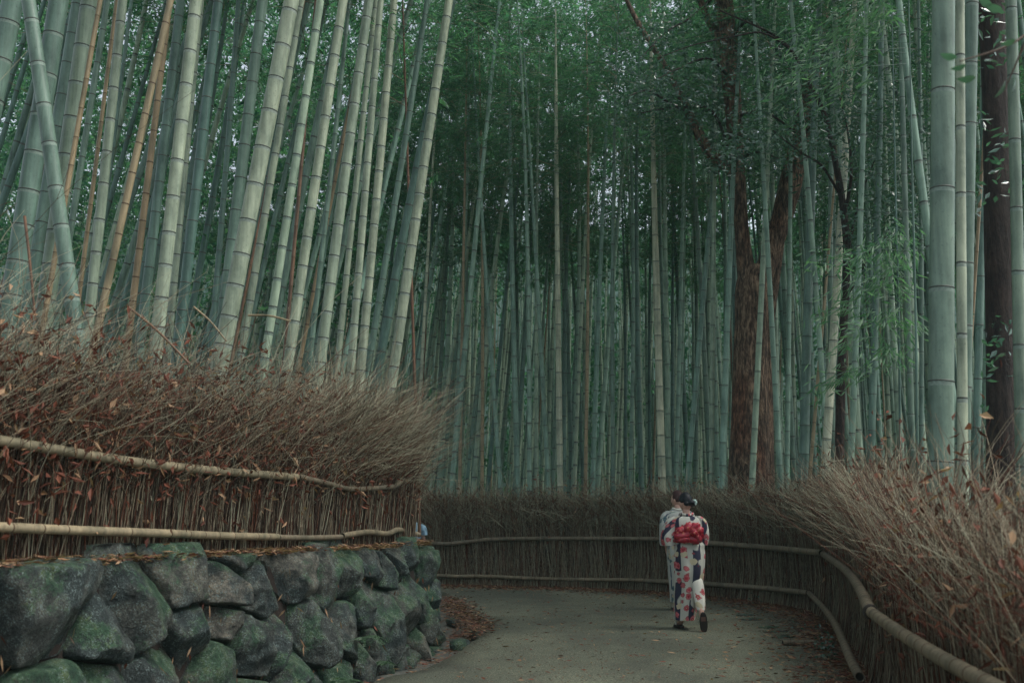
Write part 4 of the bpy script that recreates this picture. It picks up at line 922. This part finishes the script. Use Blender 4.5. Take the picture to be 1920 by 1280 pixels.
# scraps of cut bamboo and stones
pc = G(1497, 1209); cp = empty('bamboo_piece', pc, 'short dark piece of cut bamboo lying by the right fence', 'bamboo piece')
rail_pole(cp, [np.array((-.17, -.02, .03)), np.array((0, 0, .028)), np.array((.17, .02, .03))], .026, M['rail_old'], .16, 'tube')
def pebble(name, loc, sx, sy, sz, m, label, cat, group, seed, rot=0):
    a = np.linspace(0, 2 * math.pi, 16, endpoint=False); V = []
    prof = [(-.5, .9), (.2, 1.), (.75, .9), (.95, .6), (1., .2)]
    for zf, rf_ in prof:
        for x in a:
            k = 1 + .25 * mnoise.noise(Vector((math.cos(x) * 1.3 + seed, math.sin(x) * 1.3, zf * .6)))
            V.append((math.cos(x + rot) * 0 + (math.cos(x) * sx * math.cos(rot) - math.sin(x) * sy * math.sin(rot)) * rf_ * k, (math.cos(x) * sx * math.sin(rot) + math.sin(x) * sy * math.cos(rot)) * rf_ * k, zf * sz * (1 + .2 * mnoise.noise(Vector((math.cos(x) + seed, math.sin(x), 9))))))
    i, j = np.meshgrid(np.arange(4), np.arange(16), indexing='ij'); j2 = (j + 1) % 16
    b = MB(); b.add(V, np.stack([i * 16 + j, i * 16 + j2, (i + 1) * 16 + j2, (i + 1) * 16 + j], -1).reshape(-1, 4))
    b.f.append((np.arange(64, 80)[None], np.zeros(1, int), True))
    return tag(b.build(name, [m], None, loc), label, cat, group)
for k, (x, y, sx) in enumerate([(1398, 1153, .14), (1412, 1161, .16), (1444, 1176, .15), (1455, 1184, .17), (1470, 1194, .16)]):
    pebble('edging_stone', G(x, y), sx, .09, .02, M['stone'], ['smallest flat dark edging stone right behind the front woman\'s heel', 'flat dark edging stone second from the women along the right path edge', 'middle flat dark edging stone of the row by the right fence', 'flat dark edging stone fourth from the women by the right fence', 'flat dark edging stone nearest the cut bamboo piece'][k], 'stone', 'flat stones edging the path', k * 3.3, .4)
for k, (x, y, sx, sy, sz, lab) in enumerate([(742, 1238, .085, .08, .13, 'round dark stone at the foot of the wall'), (765, 1243, .1, .08, .07, 'brownish flat stone beside the round dark stone at the wall foot'), (862, 1210, .16, .09, .07, 'mossy pointed stone at the edge of the gutter'), (895, 1192, .15, .1, .08, 'grey flat stone at the path edge below the leaf heap'), (850, 1168, .2, .07, .06, 'dark slab stone under the leaf heap')]):
    g_ = G(x, y, -.05); pebble('loose_stone', g_, sx, sy, sz, M['stone'], lab, 'stone', 'loose stones by the wall foot', 50 + k * 2.7, k * .5)
# sticks caught in the left brush
def stick(label, p0, p1, r, material, seed):
    a, c = np.array(p0), np.array(p1); root = a * .5 + c * .5; b = MB(); m_ = root + np.array((0, 0, .02))
    limb(b, [a - root, m_ - root, c - root], [r, r * .95, r * .8], 8, .05, .04, seed)
    tag(b.build('dead_stick', [material], None, root), label, 'stick', 'dead sticks caught in the left brush')
stick('tan split stick lying level in the left brush below the thickest stalk', P(465, 591, 7.7), P(545, 602, 7.7), .009, M['culm_tan'], 1)
stick('brown stick slanting down to the right in the left brush', P(240, 575, 6.3), P(355, 682, 6.2), .008, M['culm_brown'], 2)
stick('short pale brown stick slanting down to the right beside the thickest leaning stalk', P(363, 575, 7.0), P(425, 640, 7.0), .007, M['culm_tan'], 3)
stick('reddish broken stick standing in the brush at the far left', P(46, 405, 6.0), P(66, 600, 6.0), .009, M['culm_brown'], 4)
# ferns and weeds
def fern(loc, n_fr, ln, label, seed, parent_group='ferns in the wall'):
    r = np.random.default_rng(seed); root = empty('fern', loc, label, 'fern', parent_group)
    for k in range(n_fr):
        a = r.uniform(-.6, 2.4) - 1.0; f = np.linspace(0, 1, 9); dh = np.array((math.cos(a), math.sin(a), 0))
        c = dh * (f * ln)[:, None] + np.array((0, 0, 1.)) * ((.7 * f - .75 * f ** 2) * ln)[:, None]
        b = MB(); v, q_ = tubes(c[None], np.linspace(.003, .001, 9)[None], 4); b.add(v, q_)
        t = np.repeat(np.linspace(.12, 1, 16), 2); p = np.stack([np.interp(t, f, c[:, i]) for i in range(3)], 1); sd_ = np.tile([1, -1], 16)[:, None]
        lat = np.array((-dh[1], dh[0], 0)) * sd_ + dh * .35 + np.array((0, 0, -.15)); v, q_ = leaves(p, lat, ln * .28 * (1.05 - t) + .01, .013, 0, r); b.add(v, q_, 0, False)
        b.build('frond', [M['fern']], root)
fern(wall_pt(np.interp(9.0, WALL[:, 1][:150], slen[:150]), .32, .12), 5, .26, 'pale fern growing from a joint of the wall above the gutter', 1)
fern(wall_pt(np.interp(8.4, WALL[:, 1][:150], slen[:150]), .04, .15), 8, .30, 'dark bushy fern at the foot of the wall where it leaves the frame', 2)
fern(wall_pt(np.interp(8.0, WALL[:, 1][:150], slen[:150]), .02, .12), 7, .26, 'low fern left of the dark bushy fern at the wall foot', 3)
fern(wall_pt(np.interp(9.4, WALL[:, 1][:150], slen[:150]), .05, .1), 5, .18, 'small fern sprouting behind the pale one at the wall foot', 4)
def weed(loc, n_, ln, label, seed):
    r = np.random.default_rng(seed); root = empty('weed', loc, label, 'weed', 'small weeds by the right fence')
    p = np.abs(r.normal(0, 1, (n_, 3))) * np.array((.06, .06, .07)) * np.where(r.uniform(0, 1, (n_, 3)) < .5, -1, 1); p[:, 2] = np.abs(p[:, 2]) + .03
    b = MB(); d = np.column_stack([r.normal(0, 1, (n_, 2)), r.normal(.1, .3, n_)]); v, q_ = leaves(p, d, r.uniform(.6, 1.2, n_) * ln, r.uniform(.4, .6, n_) * ln, .1, r); b.add(v, q_, 0, False); b.build('leaves', [M['leaf_broad']], root)
    b = MB(); v, q_ = tubes(np.stack([np.zeros((8, 3)), p[:8] * .5 + [0, 0, .02], p[:8]], 1), .0025, 3); b.add(v, q_); b.build('stems', [M['twig_dark']], root)
for k, (x, y, n_, lab) in enumerate([(1548, 1222, 34, 'biggest green weed at the fence foot by the cut bamboo piece'), (1556, 1240, 26, 'green weed in front of the biggest one at the right fence foot'), (1540, 1205, 20, 'green weed just beyond the cut bamboo piece'), (1495, 1183, 8, 'tiny weed at the fence foot nearest the lower rail elbow'), (1420, 1135, 10, 'small weed under the lower rail right of the women')]):
    weed(G(x, y), n_, .05, lab, k)

# ------------------------------------------------------------------ people
def cloth_mat(name, ground, stripe, flower, flower2, stripe_w, fl_scale, dens):
    m, t, b = mat(name)
    uv = node(t, 'ShaderNodeUVMap'); uv.uv_map = 'uv'
    nz = node(t, 'ShaderNodeTexNoise', Scale=45., Detail=3.); t.links.new(uv.outputs[0], nz.inputs['Vector'])
    ds = node(t, 'ShaderNodeVectorMath', operation='MULTIPLY_ADD'); t.links.new(nz.outputs['Color'], ds.inputs[0]); ds.inputs[1].default_value = (.045, .045, 0); t.links.new(uv.outputs[0], ds.inputs[2])
    sx = node(t, 'ShaderNodeSeparateXYZ'); t.links.new(uv.outputs[0], sx.inputs[0])
    fr = node(t, 'ShaderNodeMath', operation='MULTIPLY_ADD'); fr.inputs[1].default_value = 4.6; fr.inputs[2].default_value = .32; t.links.new(sx.outputs[0], fr.inputs[0])
    f2 = node(t, 'ShaderNodeMath', operation='FRACT'); t.links.new(fr.outputs[0], f2.inputs[0])
    brk = node(t, 'ShaderNodeTexNoise', Scale=5., Detail=1.); t.links.new(uv.outputs[0], brk.inputs['Vector'])
    st = ramp(t, f2.outputs[0], [(stripe_w, (1, 1, 1)), (stripe_w + .015, (0, 0, 0))])
    st = mix(t, 1., st, ramp(t, brk.outputs['Fac'], [(.42, (0, 0, 0)), (.45, (1, 1, 1))]), 'MULTIPLY')
    col = mix(t, st, ground, stripe)
    vo = node(t, 'ShaderNodeTexVoronoi', Scale=fl_scale); t.links.new(ds.outputs[0], vo.inputs['Vector'])
    msk = ramp(t, vo.outputs['Distance'], [(.44, (1, 1, 1)), (.48, (0, 0, 0))])
    sc = node(t, 'ShaderNodeSeparateColor'); t.links.new(vo.outputs['Color'], sc.inputs[0])
    on = ramp(t, sc.outputs[0], [(dens, (1, 1, 1)), (dens + .01, (0, 0, 0))])
    pet = ramp(t, vo.outputs['Distance'], [(0, (.5, .36, .2)), (.08, (.45, .3, .2)), (.1, tuple(x * .5 for x in flower)), (.2, flower), (.34, flower2), (.46, tuple(x * .6 for x in flower))])
    alt = mix(t, ramp(t, sc.outputs[1], [(.75, (0, 0, 0)), (.76, (1, 1, 1))]), pet, (.5, .45, .3))
    col = mix(t, mix(t, 1., msk, on, 'MULTIPLY'), col, alt)
    t.links.new(col, b.inputs['Base Color']); b.inputs['Roughness'].default_value = .75; b.inputs['Specular IOR Level'].default_value = .2
    return m
M['kimono'] = cloth_mat('kimono_white_floral', (.48, .49, .42), (.035, .035, .06), (.40, .045, .06), (.5, .16, .17), .40, 11.5, .86)
M['kimono_pale'] = cloth_mat('kimono_pale_blue_floral', (.45, .47, .42), (.06, .09, .14), (.05, .085, .13), (.16, .25, .22), .12, 13., .5)
M['kimono_light'] = cloth_mat('kimono_white_sparse', (.6, .6, .52), (.5, .5, .45), (.40, .06, .07), (.5, .2, .2), .1, 11, .4)
M['lining'] = plain('kimono_lining', (.56, .55, .47), .8, .2)
def obi_mat():
    m, t, b = mat('obi_red')
    n = noise_tex(t, 28, 3, seed=False); col = ramp(t, n, [(.4, (.24, .008, .022)), (.6, (.40, .016, .035)), (.72, (.5, .27, .1))])
    t.links.new(col, b.inputs['Base Color']); b.inputs['Roughness'].default_value = .38; return m
M['obi'] = obi_mat()
M['dress_blue'] = plain('dress_blue', (.2, .32, .4), .8, .2, .45, 14)
M['flower_pale'] = plain('hair_flower_pale', (.42, .55, .48), .7, .2)

def skin_geo(joints, edges, root=0, sub=2):
    me = bpy.data.meshes.new('tmp'); me.from_pydata([j[:3] for j in joints], edges, [])
    ob = bpy.data.objects.new('tmp', me); COL.objects.link(ob)
    md = ob.modifiers.new('s', 'SKIN'); md.use_smooth_shade = True
    for k, j in enumerate(joints): me.skin_vertices[0].data[k].radius = (j[3], j[3])
    me.skin_vertices[0].data[root].use_root = True
    ob.modifiers.new('u', 'SUBSURF').levels = sub
    dg = bpy.context.evaluated_depsgraph_get(); ev = ob.evaluated_get(dg); m2 = ev.to_mesh()
    V = np.empty(len(m2.vertices) * 3); m2.vertices.foreach_get('co', V); V = V.reshape(-1, 3)
    Fq = [tuple(p.vertices) for p in m2.polygons]; ev.to_mesh_clear(); bpy.data.objects.remove(ob); bpy.data.meshes.remove(me)
    return V, [f for f in Fq if len(f) == 4], [f for f in Fq if len(f) == 3]
def sphere(nu=24, nv=16):
    th = np.linspace(0, math.pi, nv + 1); ph = np.linspace(0, 2 * math.pi, nu, endpoint=False)
    V = np.array([(math.sin(a) * math.cos(p), math.sin(a) * math.sin(p), math.cos(a)) for a in th for p in ph])
    i, j = np.meshgrid(np.arange(nv), np.arange(nu), indexing='ij'); j2 = (j + 1) % nu
    return V, np.stack([i * nu + j, (i + 1) * nu + j, (i + 1) * nu + j2, i * nu + j2], -1).reshape(-1, 4)
def rz(V, a):
    c, s = math.cos(a), math.sin(a); return np.asarray(V) @ np.array([[c, s, 0], [-s, c, 0], [0, 0, 1]])
def head_parts(c, yaw, k=1.):
    V, Q = sphere(28, 22); x, y, z = V.T.copy()
    X = .072 * x * (1 - .28 * np.clip(-z, 0, 1) ** 1.5); Y = .088 * y * np.where(y < 0, 1.05, 1.) * (1 - .12 * np.clip(-z, 0, 1)); Z = .112 * z
    fr = np.clip(y, 0, 1)
    Y += fr * (.024 * np.exp(-(X / .012) ** 2 - ((Z + .022) / .022) ** 2) - .010 * np.exp(-((np.abs(X) - .028) / .014) ** 2 - ((Z - .006) / .012) ** 2) + .007 * np.exp(-(X / .022) ** 2 - ((Z + .062) / .010) ** 2))
    H = [(rz(np.stack([X, Y, Z], 1) * k, yaw) + c, Q)]
    for s in (-1, 1):
        E_ = V * np.array((.010, .02, .03)) + np.array((s * .073, -.008, -.008)); H.append((rz(E_ * k, yaw) + c, Q))
    return H
def hair_geo(c, yaw, bun, k=1., low=.02):
    V, Q = sphere(36, 26); x, y, z = V.T
    keep = (y < .28 + .5 * np.clip(z, 0, 1)) & (z > low - .2 * np.clip(-y, 0, 1))
    r = 1.1 + .035 * np.array([mnoise.noise(Vector((p[0] * 3, p[1] * 3, p[2] * 1.2))) + .6 * mnoise.noise(Vector((p[0] * 14, p[1] * 3, p[2] * 5))) for p in V])
    W = V * np.array((.074, .091, .112)) * r[:, None] + np.array((0, -.006, .006))
    W[~keep] = V[~keep] * np.array((.06, .07, .095))
    b = MB(); b.add(rz(W * k, yaw) + c, Q)
    for (bx, by, bz, br) in bun:
        rr_ = 1 + .12 * np.array([mnoise.noise(Vector((p[0] * 3 + bx * 50, p[1] * 7, p[2] * 7))) for p in V])
        b.add(rz((V * np.array((br * 1.1, br, br * .85)) * rr_[:, None] + np.array((bx, by, bz))) * k, yaw) + c, Q)
    return b
def loft(rings, folds=.0, nf=7, seg=56, sup=2.4, seed=0, cap=False, step=.03, vlen=None):
    """rings: (x, y, z, rx, ry) top to bottom, smooth in between, with cloth folds"""
    c = polyline(np.array(rings, float), step=step); K = len(c); th = np.linspace(0, 2 * math.pi, seg + 1)
    V, U = [], []; arc = 0
    for k in range(K):
        x0, y0, z0, rx, ry = c[k]
        if k: arc += np.linalg.norm(c[k, :3] - c[k - 1, :3])
        f = folds * min(1, k / K * 1.3 + .15)
        for t in th:
            ct, st = math.cos(t), math.sin(t)
            q = (abs(ct) ** sup + abs(st) ** sup) ** (-1 / sup)
            w_ = 1 + f * (math.sin(nf * t + seed + z0 * 3) * .6 + .9 * mnoise.noise(Vector((ct * 2.2 + seed, st * 2.2, z0 * 1.6))) + .5 * mnoise.noise(Vector((ct * 5 + seed, st * 5, z0 * 5))))
            V.append((x0 + rx * q * ct * w_, y0 + ry * q * st * w_, z0)); U.append((t * (rx + ry) * .5 * 1.05 if vlen is None else t * vlen, arc + seed * .37))
    n_ = seg + 1; i, j = np.meshgrid(np.arange(K - 1), np.arange(seg), indexing='ij')
    b = MB(); b.add(V, np.stack([i * n_ + j, (i + 1) * n_ + j, (i + 1) * n_ + j + 1, i * n_ + j + 1], -1).reshape(-1, 4), 0, True, U)
    if cap:
        for e in (0, (K - 1) * n_):
            ring = np.array(V[e:e + n_]); b.add(np.vstack([ring, ring.mean(0)]), [(q_, q_ + 1, n_) for q_ in range(seg)], 0, True, np.vstack([np.array(U[e:e + n_]), np.array(U[e:e + n_]).mean(0)]))
    return b
def fingers(wr, el, side, curl=.45):
    """hand chain: palm plus five bent fingers; returns joints and edges relative to a start index"""
    d = nrm(np.array(wr) - np.array(el)); lat = nrm(np.cross(d, np.array((side, 0, 0.)))) ; lat = np.array((0, 1., 0)) if np.linalg.norm(lat) < .1 else lat
    pn = nrm(np.cross(d, lat)); J = [np.append(np.array(wr) + d * .045, .026)]; E_ = []
    for k, (o_, l_) in enumerate(((.028, .065), (.010, .075), (-.009, .07), (-.026, .055))):
        p0 = np.array(wr) + d * .085 + lat * o_; p1 = p0 + (d * .9 + pn * curl * .5) * l_ * .5; p2 = p1 + (d * .6 + pn * curl * 1.4) * l_ * .5
        i = len(J); J += [np.append(p0, .010), np.append(p1, .0085), np.append(p2, .0065)]; E_ += [(0, i), (i, i + 1), (i + 1, i + 2)]
    p0 = np.array(wr) + d * .03 + lat * .032; p1 = p0 + d * .03 + lat * .018; p2 = p1 + d * .028 + pn * .006
    i = len(J); J += [np.append(p0, .012), np.append(p1, .010), np.append(p2, .0075)]; E_ += [(0, i), (i, i + 1), (i + 1, i + 2)]
    return J, E_
def person(loc, label, joints, head, yaw, hands=('L', 'R'), k=1.):
    root = empty('person', loc, label, 'person')
    names = list(joints); J = [np.array(joints[n_], float) for n_ in names]; ix = {n_: i for i, n_ in enumerate(names)}
    E_ = [(ix[a], ix[c]) for a, c in (('pelvis', 'spine'), ('spine', 'chest'), ('chest', 'neck'), ('neck', 'skull'), ('chest', 'shL'), ('shL', 'elL'), ('elL', 'wrL'), ('chest', 'shR'), ('shR', 'elR'), ('elR', 'wrR'),
          ('pelvis', 'hipL'), ('hipL', 'knL'), ('knL', 'anL'), ('anL', 'toL'), ('pelvis', 'hipR'), ('hipR', 'knR'), ('knR', 'anR'), ('anR', 'toR'))]
    for s, sg in (('L', -1), ('R', 1)):
        j2, e2 = fingers(J[ix['wr' + s]][:3], J[ix['el' + s]][:3], sg); o_ = len(J); J += j2; E_ += [(ix['wr' + s], o_)] + [(a + o_, c + o_) for a, c in e2]
    V, Q, T = skin_geo(J, E_, ix['pelvis'], 1)
    b = MB(); b.add(V, Q)
    if T: b.f.append((np.array(T), np.zeros(len(T), int), True))
    for HV, HQ in head_parts(np.array(head), yaw, k): b.add(HV, HQ)
    b.build('body', [M['skin']], root)
    SV, SQ = sphere(10, 8)
    for s in (-1, 1):
        e = MB(); e.add(rz((SV * .0085 * np.array((1.3, .7, .8)) + np.array((s * .028, .079, .004))) * k, yaw) + np.array(head), SQ); e.build('eye', [M['hair']], root)
    return root
def sandal(root, c, direction, up, ln=.235, wd=.088):
    """zori: rounded thick sole plus two straps meeting between the toes"""
    d, u = nrm(np.array(direction, float)), nrm(np.array(up, float)); s = np.cross(d, u); a = np.linspace(0, 2 * math.pi, 24, endpoint=False)
    out = [(math.cos(t) * ln / 2, math.copysign(abs(math.sin(t)) ** .7, math.sin(t)) * wd / 2 * (1.0 + .12 * math.cos(t))) for t in a]
    V = []
    for h, k in ((-.034, .94), (-.03, 1), (-.006, 1), (0, .96)): V += [np.array(c) + d * x * k + s * y * k + u * h for x, y in out]
    i, j = np.meshgrid(np.arange(3), np.arange(24), indexing='ij'); j2 = (j + 1) % 24
    b = MB(); b.add(V, np.stack([i * 24 + j, i * 24 + j2, (i + 1) * 24 + j2, (i + 1) * 24 + j], -1).reshape(-1, 4))
    b.f += [(np.arange(23, -1, -1)[None], np.zeros(1, int), False), (np.arange(72, 96)[None], np.zeros(1, int), False)]
    o = b.build('sandal', [M['sandal']], root)
    sb = MB(); t0 = np.array(c) + d * ln * .27 + u * .012
    for sg in (-1, 1):
        p = polyline([t0, np.array(c) + d * ln * .1 + s * sg * wd * .36 + u * .045, np.array(c) - d * ln * .08 + s * sg * wd * .5 + u * .004], n=8); v, q_ = tubes(p[None], .0085, 6); sb.add(v, q_)
    sb.build('strap', [M['lining']], o)
    return o
def plate(root, name, c, d, u, ln, wd, m, parent=None):
    d, u = nrm(np.array(d, float)), nrm(np.array(u, float)); s = np.cross(d, u); b = MB(); c = np.array(c)
    V = [c + d * x * ln / 2 + s * y * wd / 2 + u * z for z in (0, .003) for x, y in ((-1, -1), (1, -1), (1, 1), (-1, 1))]
    b.add(V, [(3, 2, 1, 0), (4, 5, 6, 7), (0, 1, 5, 4), (1, 2, 6, 5), (2, 3, 7, 6), (3, 0, 4, 7)], 0, False); b.build(name, [m], parent or root)

# front woman -----------------------------------------------------------------
p0 = G(1293, 1179); p0[2] = 0
J = dict(pelvis=(.01, 0, .84, .12), spine=(.01, 0, 1.0, .105), chest=(0, .01, 1.2, .115), neck=(0, .012, 1.37, .048), skull=(0, .03, 1.46, .05),
         shL=(-.155, .01, 1.29, .05), elL=(-.215, .05, 1.06, .036), wrL=(-.12, .24, 1.04, .025), shR=(.16, .01, 1.29, .05), elR=(.22, .04, 1.06, .036), wrR=(.12, .24, 1.03, .025),
         hipL=(-.075, 0, .80, .085), knL=(-.07, .08, .45, .055), anL=(-.085, .05, .085, .036), toL=(-.10, .19, .045, .03),
         hipR=(.085, 0, .80, .085), knR=(.09, .06, .45, .055), anR=(.105, -.22, .245, .036), toR=(.12, -.245, .085, .03))
w1 = person(p0, 'person in white kimono with red flowers and a big red bow, walking away', J, (-.005, .035, 1.485), R(18))
kb = loft([(0, .01, 1.345, .066, .06), (0, .0, 1.325, .115, .085), (0, .0, 1.30, .165, .105), (.005, 0, 1.22, .178, .125), (.01, 0, 1.1, .165, .125), (.012, 0, 1.02, .165, .13), (.015, 0, .985, .185, .145), (.015, 0, .955, .176, .14), (.015, 0, .85, .182, .15),
           (.012, .0, .68, .176, .15), (.0, .02, .5, .158, .145), (-.03, .04, .32, .135, .15), (-.05, .05, .11, .118, .16)], .10, 7, 64, 2.4, 1, step=.022, vlen=.165)
kb.build('kimono', [M['kimono']], w1, uv=True)
fl = loft([(.075, -.05, .66, .03, .03), (.09, -.09, .56, .068, .06), (.10, -.135, .42, .07, .055), (.105, -.17, .32, .064, .055), (.108, -.19, .245, .052, .05)], .10, 4, 32, 2.2, 5, step=.02)
fl.build('kimono_flap', [M['kimono_light']], w1, uv=True)
for sg, sd_, rows_ in ((-1, 2, [(-.12, 0, 1.33, .05, .07), (-.165, .01, 1.28, .075, .085), (-.205, .03, 1.18, .082, .10), (-.222, .05, 1.08, .088, .13), (-.218, .06, .98, .08, .14)]), (1, 4, [(.12, 0, 1.33, .05, .07), (.165, .01, 1.28, .068, .085), (.20, .03, 1.18, .066, .1), (.21, .05, 1.08, .062, .13), (.20, .06, .985, .05, .13)])):
    loft(rows_, .08, 5, 36, 2.6, sd_, True, .02).build('sleeve', [M['kimono']], w1, uv=True)
col_ = polyline([(.07, .07, 1.31), (.078, .0, 1.36), (.05, -.065, 1.35), (0, -.082, 1.34), (-.05, -.065, 1.35), (-.078, .0, 1.36), (-.07, .07, 1.31)], n=20)
b = MB(); v, q_ = tubes(col_[None], .015, 8); b.add(v, q_, 0, True, np.column_stack([v[:, 0] * 3, v[:, 2]])); b.build('collar', [M['kimono']], w1, uv=True)
loft([(.01, 0, 1.205, .168, .133), (.01, 0, 1.19, .174, .14), (.01, 0, 1.1, .172, .14), (.012, 0, 1.03, .172, .14), (.012, 0, 1.015, .166, .134)], .02, 5, 48, 2.4, 3, True, .015).build('obi', [M['obi']], w1)
b = MB(); SV, SQ = sphere(20, 14); rb = random.Random(2)
for (x, z, rx, rz_, a, y) in [(-.075, 1.10, .115, .062, 12, -.17), (.07, 1.13, .10, .075, -35, -.18), (-.02, 1.19, .075, .055, 55, -.175), (.06, 1.20, .085, .05, 25, -.175), (.115, 1.16, .055, .05, 70, -.185), (.055, 1.055, .085, .05, -12, -.17), (-.055, 1.055, .09, .042, 5, -.17), (.05, 1.135, .038, .036, 0, -.225), (.10, 1.08, .06, .05, -60, -.18), (-.1, 1.16, .06, .045, 30, -.165)]:
    W = SV * np.array((rx, .045, rz_)); sd_ = rb.uniform(0, 50)
    W *= (1 + .30 * np.array([mnoise.noise(Vector((p[0] * 2.5 + sd_, p[1], p[2] * 5.5))) for p in SV]))[:, None]
    a = R(a); W = np.column_stack([W[:, 0] * math.cos(a) - W[:, 2] * math.sin(a), W[:, 1], W[:, 0] * math.sin(a) + W[:, 2] * math.cos(a)]) + np.array((x, y, z)); b.add(W, SQ)
b.build('bow', [M['obi']], w1)
hair_geo(np.array((-.005, .035, 1.49)), R(18), [(.02, -.10, .0, .048), (.045, -.09, -.022, .032), (-.03, -.095, -.01, .034)]).build('hair', [M['hair']], w1)
b = MB()
for k in range(6): b.add(SV * np.array((.018, .012, .018)) + np.array((.092 + .02 * math.cos(k * 1.05), -.03, 1.495 + .022 * math.sin(k * 1.05))), SQ)
b.build('hair_flower', [M['flower_pale']], w1)
sandal(w1, (-.105, .13, .036), (-.25, 1, 0), (0, 0, 1))
o = sandal(w1, (.118, -.262, .115), (.04, .12, -1), (0, 1, .12)); plate(w1, 'sole_patch', (.112, -.298, .15), (.04, .12, -1), (0, -1, -.12), .05, .055, M['sole_tag'], o)
# second woman ----------------------------------------------------------------
p0 = G(1276, 1143); p0[2] = 0
J = dict(pelvis=(0, 0, .87, .12), spine=(0, 0, 1.04, .105), chest=(0, .01, 1.24, .115), neck=(0, .012, 1.42, .048), skull=(0, .03, 1.5, .05),
         shL=(-.16, .01, 1.33, .05), elL=(-.20, .0, 1.08, .036), wrL=(-.165, .06, .83, .025), shR=(.16, .01, 1.33, .05), elR=(.2, .0, 1.08, .036), wrR=(.17, .08, .83, .025),
         hipL=(-.08, 0, .83, .085), knL=(-.075, .03, .47, .055), anL=(-.06, -.05, .09, .036), toL=(-.07, .09, .045, .03),
         hipR=(.08, 0, .83, .085), knR=(.08, .12, .47, .055), anR=(.08, .16, .09, .036), toR=(.09, .3, .045, .03))
w2 = person(p0, 'person in pale blue kimono with dark red hair, half hidden behind the red bow', J, (-.005, .035, 1.535), R(48))
loft([(0, .0, 1.415, .062, .06), (0, .0, 1.38, .115, .085), (0, .0, 1.34, .17, .105), (0, 0, 1.25, .18, .125), (0, 0, 1.1, .165, .125), (0, 0, .95, .168, .135), (0, 0, .8, .17, .145), (0, .02, .5, .15, .16), (0, .04, .25, .135, .18), (0, .05, .11, .13, .19)], .06, 6, 56, 2.4, 7, step=.025).build('kimono', [M['kimono_pale']], w2, uv=True)
for sg, sd_ in ((-1, 9), (1, 11)):
    loft([(sg * .12, 0, 1.38, .05, .07), (sg * .165, .01, 1.32, .072, .085), (sg * .195, .0, 1.2, .07, .09), (sg * .2, .01, 1.05, .068, .10), (sg * .195, .03, .93, .068, .115), (sg * .19, .03, .89, .062, .11)], .08, 5, 36, 2.4, sd_, True, .02).build('sleeve', [M['kimono_pale']], w2, uv=True)
loft([(0, 0, 1.2, .168, .132), (0, 0, 1.18, .176, .138), (0, 0, 1.03, .172, .138), (0, 0, 1.015, .166, .132)], .02, 5, 40, 2.4, 3, True, .02).build('obi', [M['dress_blue']], w2)
b = MB(); v, q_ = tubes((col_ + [0, 0, .05])[None], .015, 8); b.add(v, q_); b.build('collar', [M['lining']], w2)
hair_geo(np.array((-.005, .035, 1.545)), R(48), [(0, -.11, .02, .045), (.03, -.09, .055, .035)], 1., -.3).build('hair', [M['hair_red']], w2)
sandal(w2, (-.07, .03, .036), (-.12, 1, 0), (0, 0, 1)); sandal(w2, (.085, .24, .036), (.1, 1, 0), (0, 0, 1))
# third person beyond the left fence -------------------------------------------
p0 = P(774, 1000, 17.4); p0[2] = 0
J = dict(pelvis=(0, 0, .74, .11), spine=(0, 0, .88, .095), chest=(0, .01, 1.03, .10), neck=(0, .012, 1.18, .042), skull=(0, .02, 1.25, .045),
         shL=(-.14, .01, 1.09, .045), elL=(-.18, .0, .86, .032), wrL=(-.17, .05, .66, .023), shR=(.145, .01, 1.09, .045), elR=(.185, .0, .86, .032), wrR=(.18, .05, .66, .023),
         hipL=(-.07, 0, .70, .08), knL=(-.07, .03, .4, .05), anL=(-.07, 0, .08, .033), toL=(-.08, .12, .04, .028), hipR=(.07, 0, .70, .08), knR=(.07, .1, .4, .05), anR=(.07, .1, .08, .033), toR=(.08, .22, .04, .028))
w3 = person(p0, 'person in light blue top with black hair, mostly hidden behind the left fence', J, (.02, .02, 1.27), 0, k=.95)
loft([(0, 0, 1.175, .055, .055), (0, 0, 1.14, .12, .085), (0, 0, 1.09, .165, .1), (0, 0, .95, .155, .11), (0, 0, .85, .14, .105), (0, 0, .72, .17, .14), (0, .02, .45, .22, .19)], .06, 6, 44, 2.3, 2).build('dress', [M['dress_blue']], w3)
for sg in (-1, 1):
    loft([(sg * .11, 0, 1.14, .05, .06), (sg * .155, .01, 1.1, .06, .075), (sg * .18, .0, 1.02, .06, .075), (sg * .19, .0, .96, .056, .07)], .08, 4, 28, 2.2, 4, False, .02).build('sleeve', [M['dress_blue']], w3)
hair_geo(np.array((.02, .02, 1.275)), 0, [(0, -.06, -.07, .05)], .95, -.6).build('hair', [M['hair']], w3)
sandal(w3, (-.08, .06, .036), (0, 1, 0), (0, 0, 1), .2); sandal(w3, (.075, .16, .036), (0, 1, 0), (0, 0, 1), .2)

# ------------------------------------------------------------------ haze
HAZE = .0008
b = MB(); x0, x1, y0, y1, z0, z1 = -251, 251, -61, 401, -1.15, 52
V = [(x, y, z) for z in (z0, z1) for x, y in ((x0, y0), (x1, y0), (x1, y1), (x0, y1))]
b.add(V, [(0, 3, 2, 1), (4, 5, 6, 7), (0, 1, 5, 4), (1, 2, 6, 5), (2, 3, 7, 6), (3, 0, 4, 7)], 0, False)
m = bpy.data.materials.new('haze'); m.use_nodes = True; t = m.node_tree; t.nodes.remove(t.nodes['Principled BSDF'])
pv = t.nodes.new('ShaderNodeVolumePrincipled'); pv.inputs['Color'].default_value = (.55, .95, .9, 1); pv.inputs['Density'].default_value = HAZE
t.links.new(pv.outputs[0], t.nodes['Material Output'].inputs['Volume'])
if HAZE: tag(b.build('haze', [m]), 'thin teal haze in the air of the grove', 'haze', kind='stuff')
